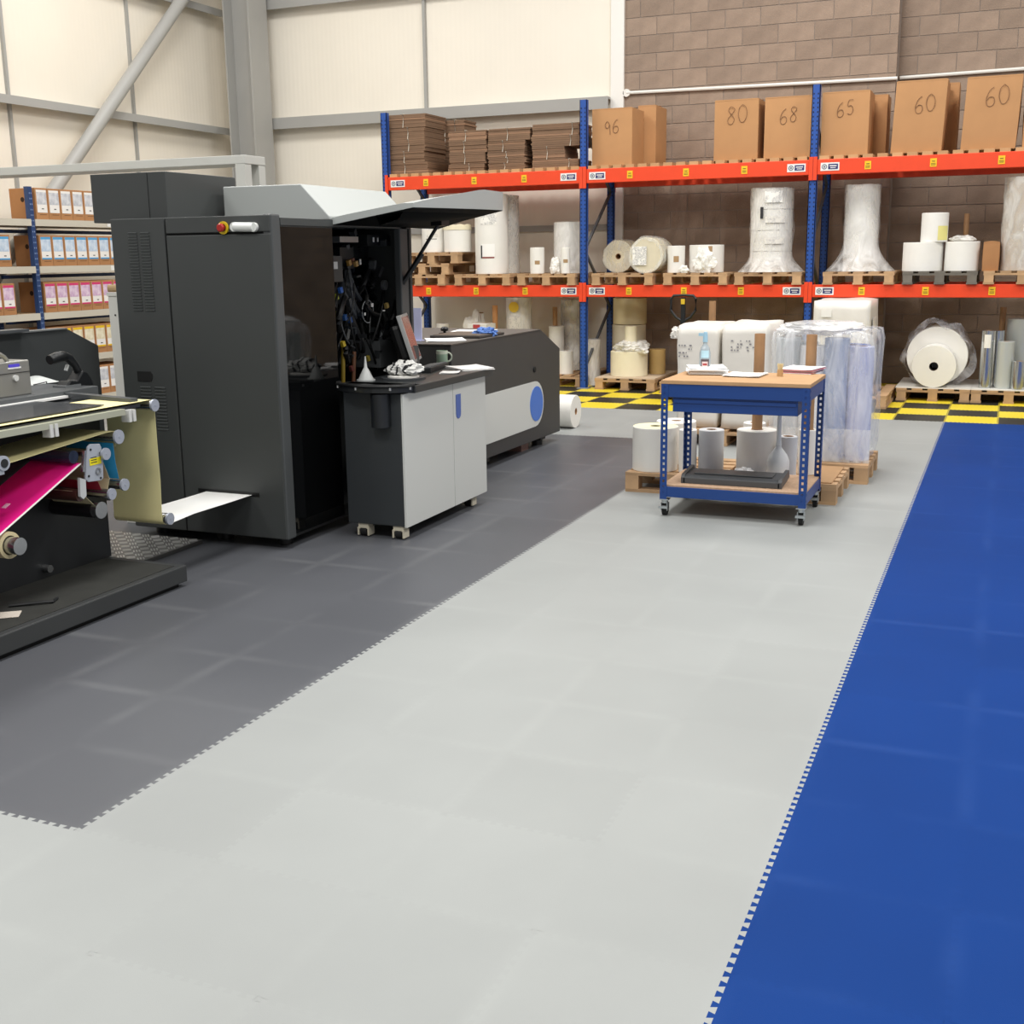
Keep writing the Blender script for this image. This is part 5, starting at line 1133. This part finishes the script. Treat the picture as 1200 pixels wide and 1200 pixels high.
# film-wrapped load of tall rolls
LX0, LX1, LY0, LY1 = onY(903, 450, 8.95).x, onY(1022, 450, 8.95).x, 8.92, 9.6
pl = pallet('timber pallet under the clear-wrapped load of tall rolls', (LX0+LX1)/2, 8.88, 0, w=LX1-LX0+0.02, d=0.72, along='X')
LZ = onY(960, 392, 9.0).z
cols = [('pale grey tall roll in the clear-wrapped load, nearest the white blocks', 'c4cacc', 0.13, 0.092), ('white tall roll in the clear-wrapped load', 'e6e6e4', 0.38, 0.095), ('silver-blue tall roll in the clear-wrapped load', '9fb0d0', 0.62, 0.092), ('lavender tall roll at the corner of the clear-wrapped load', 'b6bcdc', 0.86, 0.092)]
for k, (lb, hx_, fx, rr) in enumerate(cols):
    roll(lb, LX0+fx*(LX1-LX0), LY0+0.19+0.015*(k % 2), PALH, rr, LZ-PALH-0.06*(k % 2)-0.03, m=mat('load_roll_%s' % 'abcd'[k], hx_, 0.35, 0.25 if k == 2 else 0.0, var=0.08, vscale=5, stretch=(3, 3, 0.2)))
roll('dark green-grey tall roll at the back of the clear-wrapped load', LX0+0.2*(LX1-LX0), LY0+0.48, PALH, 0.13, LZ-PALH-0.08, m=mat('load_roll_green', '6f7f7c', 0.5))
roll('blue tall roll at the back of the clear-wrapped load', LX0+0.72*(LX1-LX0), LY0+0.48, PALH, 0.14, LZ-PALH-0.1, m=mat('load_roll_blue', '5874b8', 0.45))
cl = thing('film_wrap', 'clear stretch film wound round the load of tall rolls', 'film', ((LX0+LX1)/2, (LY0+LY1)/2, 0.0))
soft_box('film', None, -(LX1-LX0)/2-0.01, (LX1-LX0)/2+0.01, -(LY1-LY0)/2, (LY1-LY0)/2, 0, LZ-PALH+0.03, film('load_film', 'f0f2f6', 0.3, 5.0, 0.45, 0.12, (2.6, 2.6, 0.5)), 0.06, 0.02, 5, parent=cl, part='film_sides').location = (0, 0, PALH)
crumple('film_crown', None, None, (-0.05, 0, LZ-0.01), (LX1-LX0)*0.44, 0.36, 0.1, film('crown_film', 'f4f4f4', 0.6, 7, 0.6, 0.15, (1, 1, 1)), 14, 0.25, parent=cl)
rows = [[((LX1-LX0)/2*sx*(1.03), -(LY1-LY0)/2-0.012-0.01*math.sin(6*sx+z*30), z) for sx in (-1, -.6, -.2, .2, .6, 1)] for z in (PALH+0.01, PALH+0.08, PALH+0.2, PALH+0.26)]
link('film_band', MB().sheet(rows).mesh('film_band'), FILM, cl)
# two pallets right behind the trolley, with rolls
PA = pallet('timber pallet behind the trolley carrying the cream-topped rolls', -2.14, 8.06, 0, w=0.70, d=0.8, along='X')
PBt = pallet('timber pallet with a brown board sticking out past the trolley', -1.37, 8.06, 0, w=0.76, d=0.72, along='X')
ob = tag(MB().box(-0.36, 0.36, 0, 0.66, 0, 0.008).build('board_sheet', mat('brown_board', 'b08a62', 0.8, var=0.05), None, org=(0, 0, 0)), 'flat brown board lying on the pallet past the trolley', 'board'); ob.location = (-1.385, 8.08, PALH)
ZP = PALH
t, x, y, r, h = rollpx('large white roll with a cream end, at the pallet\'s corner', 742, 795, 499, 8.09, ZP, core=0.04, corem=mat('core_olive', '6f6c3c', 0.7)); MB().lathe([(0.04, h+0.0005), (r-0.005, h+0.0005)], (0, 0, 0), 'Z', 40).build('cream_end', mat('cream_face', 'f0e9bd', 0.7), t, org=(0, 0, 0))
R1_, H1_ = r, h
roll('white roll with a cream end, just behind the large one', x+0.06, y+2*r+0.02 if False else 8.62, ZP, 0.15, h*0.98, core=0.04)
rollpx('narrow white roll standing next to the large cream-ended one', 796, 817, 503, 8.14, ZP)
rollpx('pale grey roll standing behind the trolley\'s lower shelf', 819, 849, 503, 8.16, ZP, m=GREYP)
t, x, y, r, h = rollpx('white roll with a tall brown core standing in it', 863.5, 911, 503, 8.10, ZP+0.008, core=0.045)
zt = onY(891, 391, y).z; tube('tall brown core standing in the white roll behind the trolley', x, y, ZP+0.008, zt-ZP-0.008, 0.037)
rollpx('white roll half hidden behind the one with the brown core', 871, 898, 495, 8.45, ZP+0.008)
rollpx('grey-white roll standing between the two brown cores', 913, 935, 511, 8.12, ZP+0.008, m=GREYP)
t, x, y, r, h = rollpx('white roll behind the plastic bottle, holding the second brown core', 936, 958, 503, 8.30, ZP+0.008, core=0.045)
zt = onY(942, 392, y).z; tube('second tall brown core standing behind the trolley\'s paint brush', x, y, ZP+0.008, zt-ZP-0.008, 0.037)
# white roll lying on the floor by the unwinder
c = onY(675, 485, 10.98); t = roll('white roll lying on the floor beyond the unwinder unit', c.x-0.42, 10.98, 0.0, 0.165, 0.42, axis='X', core=0.035)
# ------------------------------------------------------------------ blue workshop trolley and the things on it
TB = mat('trolley_blue', '163f82', 0.4, var=0.03); MDF = mat('mdf_top', 'b8926a', 0.75, var=0.06, vscale=8); CHIP = mat('chipboard', 'c2a184', 0.8, var=0.12, vscale=60)
X0, X1, Y0, Y1 = -2.035, -1.085, 7.35, 8.0
tr = thing('workshop_trolley', 'blue steel workshop trolley with a drawer and wooden shelves on castors', 'trolley', ((X0+X1)/2, Y0, 0))
MB().box(X0, X1, Y0, Y1, 0.875, 0.90).build('top_board', MDF, tr, bevel=0.003)
MB().box(X0+0.01, X1-0.01, Y0+0.02, Y1-0.02, 0.195, 0.21).build('shelf_board', CHIP, tr)
def rail(x0, x1, y0, y1, z0, z1, nm): return MB().box(x0, x1, y0, y1, z0, z1).build(nm, TB, tr, bevel=0.002)
for z0, z1 in ((0.79, 0.875), (0.13, 0.20)):
    rail(X0+0.005, X1-0.005, Y0+0.004, Y0+0.012, z0, z1, 'front_rail'); rail(X0+0.005, X1-0.005, Y1-0.012, Y1-0.004, z0, z1, 'rear_rail')
    rail(X0+0.004, X0+0.012, Y0+0.012, Y1-0.012, z0, z1, 'side_rail'); rail(X1-0.012, X1-0.004, Y0+0.012, Y1-0.012, z0, z1, 'side_rail')
SLOT = mat('slot_bright', 'c9cdd2', 0.6)
for sx, x in ((1, X0), (-1, X1)):
    for sy, y in ((1, Y0), (-1, Y1)):
        xa, xb = sorted((x+sx*0.003, x+sx*0.048)); ya, yb = sorted((y+sy*0.001, y+sy*0.004))
        mb = MB()
        # angle leg with real slots: front flange built as strips round the slots
        zz = 0.115; tops = []
        xc = (xa+xb)/2
        mb.box(xa, xc-0.007, ya, yb, 0.115, 0.875).box(xc+0.007, xb, ya, yb, 0.115, 0.875)
        z = 0.115
        for k in range(19):
            z0 = 0.15+k*0.0385; mb.box(xc-0.007, xc+0.007, ya, yb, z, z0); z = z0+0.018
        mb.box(xc-0.007, xc+0.007, ya, yb, z, 0.875)
        xa2, xb2 = sorted((x+sx*0.001, x+sx*0.004)); yc0, yc1 = sorted((y+sy*0.004, y+sy*0.046))
        yc = (yc0+yc1)/2
        mb.box(xa2, xb2, yc0, yc-0.007, 0.115, 0.875).box(xa2, xb2, yc+0.007, yc1, 0.115, 0.875); z = 0.115
        for k in range(19):
            z0 = 0.15+k*0.0385; mb.box(xa2, xb2, yc-0.007, yc+0.007, z, z0); z = z0+0.018
        mb.box(xa2, xb2, yc-0.007, yc+0.007, z, 0.875)
        lg = mb.build('leg', TB, tr)
        cx, cy = x+sx*0.03, y+sy*0.03
        cs = MB().box(cx-0.03, cx+0.03, cy-0.03, cy+0.03, 0.108, 0.115).cyl((cx, cy, 0.085), 0.022, 0, 0.023, 'Z', 14).box(cx-0.022, cx-0.018, cy-0.022, cy+0.03, 0.035, 0.088).box(cx+0.018, cx+0.022, cy-0.022, cy+0.03, 0.035, 0.088).build('castor', mat('castor_zinc', 'b9bfc2', 0.3, 0.8), tr)
        MB().cyl((cx, cy+0.012, 0.04), 0.04, -0.014, 0.014, 'X', 20).build('wheel', RUB, cs)
        MB().box(cx-0.03, cx+0.03, cy-0.05, cy-0.02, 0.055, 0.07).build('brake_pedal', mat('castor_zinc', 'b9bfc2', 0.3, 0.8), cs)
dr = MB().box(X0+0.075, X1-0.075, Y0+0.02, Y1-0.08, 0.695, 0.79).build('drawer', TB, tr, bevel=0.003)
MB().box(X0+0.085, X1-0.085, Y0+0.012, Y0+0.022, 0.755, 0.775).build('drawer_lip', TB, dr)
# pictures: two stacks of paper, a pink edged folder
PAP = mat('copy_paper', 'f4f3f1', 0.6)
def papers(name, label, px, py, z, w_, d_, n, m=PAP, rz=0.0, sp=0.006, fan=0.03, cat='paper'):
    c = onZ(px, py, z); t = thing(name, label, cat, (c.x, c.y, z), rz)
    for k in range(n):
        jx, jy, a = random.uniform(-fan, fan)*0.5, random.uniform(-fan, fan)*0.5, random.uniform(-fan, fan)*2
        ca, sa = math.cos(a), math.sin(a); hx, hy = w_/2, d_/2; z0 = k*sp+0.001
        q = []
        for u in range(5):
            row = []
            for v in range(2):
                x, y = -hx+w_*u/4, -hy+d_*v; row.append((jx+x*ca-y*sa, jy+x*sa+y*ca, z0+0.004*(abs(u-2)/2)**2*(k == n-1)))
            q.append(row)
        MB().sheet(q, thick=sp*0.6).build('sheet', m if not isinstance(m, list) else m[k % len(m)], t, org=(0, 0, 0))
    return t
papers('paper_stack', 'untidy stack of white papers on the trolley top', 827, 437, 0.90, 0.25, 0.30, 7, rz=0.25, sp=0.006, fan=0.05)
papers('paper_sheets', 'flat white sheets in the middle of the trolley top', 874, 440, 0.90, 0.24, 0.26, 3, rz=-0.1, sp=0.003)
PINK = mat('pink_paper', 'd98a9a', 0.6)
papers('paper_stack', 'stack of papers with pink sheets at the trolley\'s end', 940, 436, 0.90, 0.23, 0.28, 6, [PAP, PINK, PAP], rz=-0.15, sp=0.005, fan=0.02)
# spray bottle
c = onZ(829, 434, 0.90); sb = thing('spray_bottle', 'clear cleaning bottle with a blue top and round label on the trolley', 'bottle', (c.x+0.01, 7.93, 0.90))
MB().lathe([(0.0, 0.0), (0.036, 0), (0.038, 0.02), (0.038, 0.13), (0.03, 0.165), (0.014, 0.19), (0.014, 0.21)], n=24).build('bottle_body', glassy('bottle_clear', 'c4d2da', 0.35), sb, org=(0, 0, 0))
MB().lathe([(0.0, 0.275), (0.012, 0.272), (0.016, 0.25), (0.017, 0.205), (0.0, 0.205)], n=18).box(-0.045, 0.012, -0.01, 0.01, 0.245, 0.265).build('spray_head', mat('bottle_blue', '9cc4da', 0.4), sb, org=(0, 0, 0))
patch(sb, 'round_label', 0.038, camang(c.x, 7.86), 0.75, 0.02, 0.09, mat('label_dark_red', '5c4a4e', 0.5)); patch(sb, 'label_ring', 0.039, camang(c.x, 7.86), 0.5, 0.035, 0.075, mat('label_white_red', 'dfc9c6', 0.5)); patch(sb, 'label_word', 0.040, camang(c.x, 7.86), 0.36, 0.05, 0.062, mat('word_red', 'a83232', 0.5))
patch(sb, 'upper_label', 0.038, camang(c.x, 7.86), 0.7, 0.10, 0.15, mat('label_sky', 'b8dcea', 0.5))
# brush standing in a tape core
c = onZ(914, 441, 0.90); bh = thing('brush_pot', 'pale bristled brush standing in a short card tube', 'brush', (c.x, c.y, 0.90))
MB().lathe([(0.014, 0), (0.02, 0), (0.02, 0.045), (0.014, 0.045)], n=18, closed=True).build('card_tube', mat('tape_core', 'c09a6c', 0.7), bh, org=(0, 0, 0))
mb = MB()
for k in range(60):
    a = random.uniform(0, 6.28); r = 0.012*random.random()**.5; r2 = r+0.012*random.random()
    mb.tube([(r*math.cos(a), r*math.sin(a), 0.03), (r2*math.cos(a), r2*math.sin(a), 0.075+0.012*random.random())], 0.0012, 4)
tag(mb.build('bristles', mat('bristle', 'e6d8b0', 0.7), bh, org=(0, 0, 0)), kind='stuff')
# grey tray on the lower shelf, crumpled tissue and plastic bottle
c0, c1 = onZ(812, 556, 0.22), onZ(925, 560, 0.22)
ty = thing('plastic_tray', 'long dark grey plastic cover lying on the trolley\'s lower shelf', 'tray', ((c0.x+c1.x)/2, 7.45, 0.21)); hw = (c1.x-c0.x)/2
TG = mat('tray_grey', '4a4c4e', 0.45)
MB().prism([(0, 0.0), (0.0, 0.04), (0.03, 0.055), (0.26, 0.06), (0.30, 0.03), (0.30, 0.0)], -hw, hw, 'X').build('cover_body', TG, ty, org=(0, 0, 0), bevel=0.004)
for s in (-1, 1): MB().prism([(0.0, 0.04), (0.02, 0.06), (0.27, 0.08), (0.30, 0.03), (0.0, 0.0)], s*hw-0.012, s*hw+0.012, 'X').build('end_cap', TG, ty, org=(0, 0, 0))
MB().box(-hw+0.06, hw-0.06, 0.06, 0.2, 0.057, 0.066).build('raised_strip', TG, ty, org=(0, 0, 0), bevel=0.003)
c = onZ(883, 547, 0.21); crumple('crumpled_tissue', 'crumpled white tissue on the trolley\'s lower shelf', 'tissue', (c.x, 7.86, 0.21), 0.06, 0.045, 0.055, PAP, 42, 0.4)
c = onZ(921, 549, 0.21); pb_ = thing('plastic_bottle', 'milky plastic bottle with a long neck on the trolley\'s lower shelf', 'bottle', (c.x, 7.88, 0.21))
MILK = glassy('milky_plastic', 'eceeee', 0.12, 0.35)
zt = onY(922, 486, 7.88).z-0.21
MB().lathe([(0.0, 0), (0.072, 0.0), (0.075, 0.01), (0.075, 0.11), (0.06, 0.15), (0.03, 0.19), (0.02, 0.205), (0.02, 0.22)], n=26).build('bottle_body', MILK, pb_, org=(0, 0, 0))
MB().lathe([(0.02, 0.218), (0.016, 0.25), (0.013, zt), (0.0, zt)], n=18).build('neck', mat('nozzle_white', 'ecefee', 0.4), pb_, org=(0, 0, 0))
# ------------------------------------------------------------------ things on the console cart
WT = 0.945
c = onZ(429, 446, WT); fn = thing('funnel', 'pale grey funnel standing upside down on the console tray', 'funnel', (c.x, c.y, WT))
MB().lathe([(0.052, 0.0), (0.05, 0.006), (0.016, 0.075), (0.011, 0.08), (0.004, 0.15), (0.0, 0.152)], n=24).build('cone', mat('funnel_grey', 'b4b7b6', 0.4), fn, org=(0, 0, 0))
MB().lathe([(0.052, 0), (0.058, 0), (0.058, 0.008), (0.052, 0.008)], n=24, closed=True).build('rim', mat('funnel_grey', 'b4b7b6', 0.4), fn, org=(0, 0, 0))
c = onZ(473, 444, WT); pd_ = thing('round_pad', 'round dark pad with a white ring on the console', 'pad', (c.x, c.y, WT))
MB().cyl((0, 0, 0), 0.14, 0, 0.012, 'Z', 36).build('pad_disc', mat('pad_grey', '3c3f42', 0.4), pd_, org=(0, 0, 0)); MB().lathe([(0.0, 0.026), (0.085, 0.026), (0.1, 0.02), (0.1, 0.012), (0, 0.012)], n=32).build('white_ring', CW, pd_, org=(0, 0, 0))
m = mat('striped_cloth', 'e6e6e2', 0.6); nt = m.node_tree; N = nt.nodes; L = nt.links
wv = N.new('ShaderNodeTexWave'); wv.inputs['Scale'].default_value = 5; wv.inputs['Distortion'].default_value = 9; tc = N.new('ShaderNodeTexCoord'); L.new(tc.outputs['Object'], wv.inputs['Vector'])
rp = N.new('ShaderNodeValToRGB'); rp.color_ramp.elements[0].position = 0.16; rp.color_ramp.elements[0].color = lin('2a2b2d'); rp.color_ramp.elements[1].position = 0.2; rp.color_ramp.elements[1].color = lin('e6e6e2'); L.new(wv.outputs['Fac'], rp.inputs[0]); L.new(rp.outputs[0], N['Principled BSDF'].inputs['Base Color'])
crumple('striped_bundle', 'crumpled white bundle with black stripes on the round pad', 'cloth', (c.x+0.01, c.y, WT+0.026), 0.105, 0.085, 0.085, m, 4, 0.4)
# monitor: seen nearly edge on, facing the operator
mc = onZ(471, 437, WT)
mo = thing('console_monitor', 'tilted console monitor with silver bezel seen almost edge-on', 'monitor', (mc.x+0.0, mc.y+0.10, WT), math.radians(-2))
mt = onY(460, 357, mo.location.y); lean = math.radians(17)
def mon(pts): return pts
# local frame: width along v (roughly the line of sight), screen normal towards the operator side
vd = Vector((-0.38, 0.925, 0)); nd = Vector((0.925, 0.38, 0)); up = Vector((-nd.x*math.sin(lean)*1.0, -nd.y*math.sin(lean), math.cos(lean)))
nrm = vd.cross(up).normalized() if vd.cross(up).dot(nd) > 0 else -vd.cross(up).normalized()
def mbox(nm, u0, u1, v0, v1, n0, n1, m, par, base=Vector((0.055, 0.0, 0.06)), bv=0.0):
    cc = base + vd*((u0+u1)/2) + up*((v0+v1)/2) + nrm*((n0+n1)/2)
    return MB().obox(cc, vd, up, nrm, (u1-u0)/2, (v1-v0)/2, (n1-n0)/2).build(nm, m, par, org=(0, 0, 0), bevel=bv)
SILV = mat('bezel_silver', 'b9bab8', 0.35, 0.3)
mbox('bezel', 0, 0.36, 0, 0.33, -0.03, 0.0, SILV, mo, bv=0.004)
scr = mbox('screen', 0.02, 0.34, 0.02, 0.31, 0.0, 0.001, mat('screen_image', '8a5a50', 0.2, emit=0.25, var=0.25, vscale=9), mo)
mbox('back_shell', 0.03, 0.33, 0.02, 0.28, -0.11, -0.03, PBLACK, mo, bv=0.03)
MB().cyl((0.0, 0.08, 0.0), 0.10, 0, 0.018, 'Z', 28).build('stand_base', PBLACK, mo, org=(0, 0, 0)); MB().bar((0.0, 0.09, 0.01), (-0.03, 0.13, 0.16), 0.06, 0.03).build('stand_neck', PBLACK, mo, org=(0, 0, 0))
# keyboard
c = onZ(504, 433, WT); kb = thing('keyboard', 'black keyboard with grey keys on the console worktop', 'keyboard', (c.x, c.y, WT), math.radians(8))
MB().prism([(-0.07, 0.0), (0.07, 0.0), (0.07, 0.012), (-0.07, 0.032)], -0.22, 0.22, 'X').build('keyboard_body', mat('keyboard_black', '202224', 0.5), kb, org=(0, 0, 0), bevel=0.003)
kb.rotation_euler = (0, 0, math.radians(100)); ky = MB()
for i in range(15):
    for j in range(5):
        x = -0.205+i*0.0285; y = -0.055+j*0.024; z = 0.031-0.143*(y+0.07)
        ky.box(x, x+0.023, y, y+0.019, z, z+0.006)
tag(ky.build('keys', mat('key_grey', '5c5f62', 0.5), kb, org=(0, 0, 0)), kind='stuff')
c = onZ(516, 427, WT); mg = thing('mug', 'pale green mug with a white handle on the console', 'mug', (c.x, c.y+0.03, WT))
MB().lathe([(0.0, 0.0), (0.036, 0.0), (0.04, 0.006), (0.041, 0.095), (0.038, 0.095), (0.036, 0.01), (0.0, 0.01)], n=28).build('mug_body', mat('mug_green', '9fb8a2', 0.3), mg, org=(0, 0, 0)); MB().lathe([(0.0413, 0.072), (0.0418, 0.072), (0.0418, 0.096), (0.0413, 0.096)], n=28, closed=True).build('rim_band', mat('mug_pale', 'd4dccb', 0.3), mg, org=(0, 0, 0))
MB().tube([(0.038+0.032*math.sin(math.pi*k/10), 0, 0.05+0.032*math.cos(math.pi*k/10)) for k in range(11)], 0.006, 8).build('handle', mat('mug_pale', 'd4dccb', 0.3), mg, org=(0, 0, 0)); mg.rotation_euler = (0, 0, math.radians(20))
papers('paper_sheets', 'loose white sheets at the far end of the console worktop', 548, 432, WT, 0.24, 0.30, 3, sp=0.003, rz=0.9)
papers('paper_sheets', 'small white sheet beside the keyboard on the console', 527, 437, WT, 0.12, 0.14, 2, sp=0.003, rz=0.4)
# ------------------------------------------------------------------ things on the unwinder unit
UTZ = 1.058
papers('paper_sheets', 'loose white sheets on top of the unwinder unit', 520, 399, UTZ, 0.30, 0.35, 2, sp=0.003, rz=0.5)
papers('paper_sheets', 'white papers at the back of the unwinder unit\'s top', 556, 388.5, UTZ, 0.35, 0.30, 2, sp=0.003, rz=0.2)
c = onZ(571, 394, UTZ); crumple('blue_gloves', 'crumpled blue disposable gloves on the unwinder unit', 'gloves', (c.x-0.02, c.y, UTZ), 0.085, 0.05, 0.07, mat('glove_blue', '4f78c0', 0.5), 61, 0.6)
c = onZ(488, 399.5, UTZ); tl_ = thing('lavender_board', 'pale lavender card standing upright on the unwinder unit', 'card', (c.x, c.y, UTZ)); zz = onY(488, 361, c.y).z-UTZ; ww = onY(495, 380, c.y).x-onY(482, 380, c.y).x
MB().box(-ww/2, ww/2, 0, 0.006, 0, zz).build('card', mat('lavender', 'bcc0e2', 0.6), tl_, org=(0, 0, 0)); MB().box(-ww/2, ww/2, -0.03, 0.05, 0, 0.006).build('card_foot', mat('lavender', 'bcc0e2', 0.6), tl_, org=(0, 0, 0))
tl_.location.x += 0.0
c = onZ(521, 391, UTZ); kn = thing('black_knob', 'round black knob on a thin bracket on the unwinder\'s top', 'knob', (c.x, c.y, UTZ))
MB().lathe([(0, 0.0), (0.05, 0.0), (0.05, 0.006), (0.012, 0.01), (0.012, 0.02), (0.032, 0.025), (0.034, 0.045), (0.02, 0.058), (0, 0.06)], n=22).build('knob_body', PBLACK, kn, org=(0, 0, 0))
dk = thing('dark_mat', 'dark flat tray lying at the back of the unwinder\'s top', 'tray', (onZ(548, 394, UTZ).x, onZ(548, 394, UTZ).y, UTZ)); MB().box(-0.22, 0.22, -0.25, 0.25, 0, 0.02).build('tray_plate', mat('mat_dark', '3a3532', 0.6), dk, org=(0, 0, 0), bevel=0.004); MB().box(-0.2, 0.2, -0.23, 0.23, 0.02, 0.024).build('tray_liner', mat('mat_brown', '5a4c40', 0.6), dk, org=(0, 0, 0))
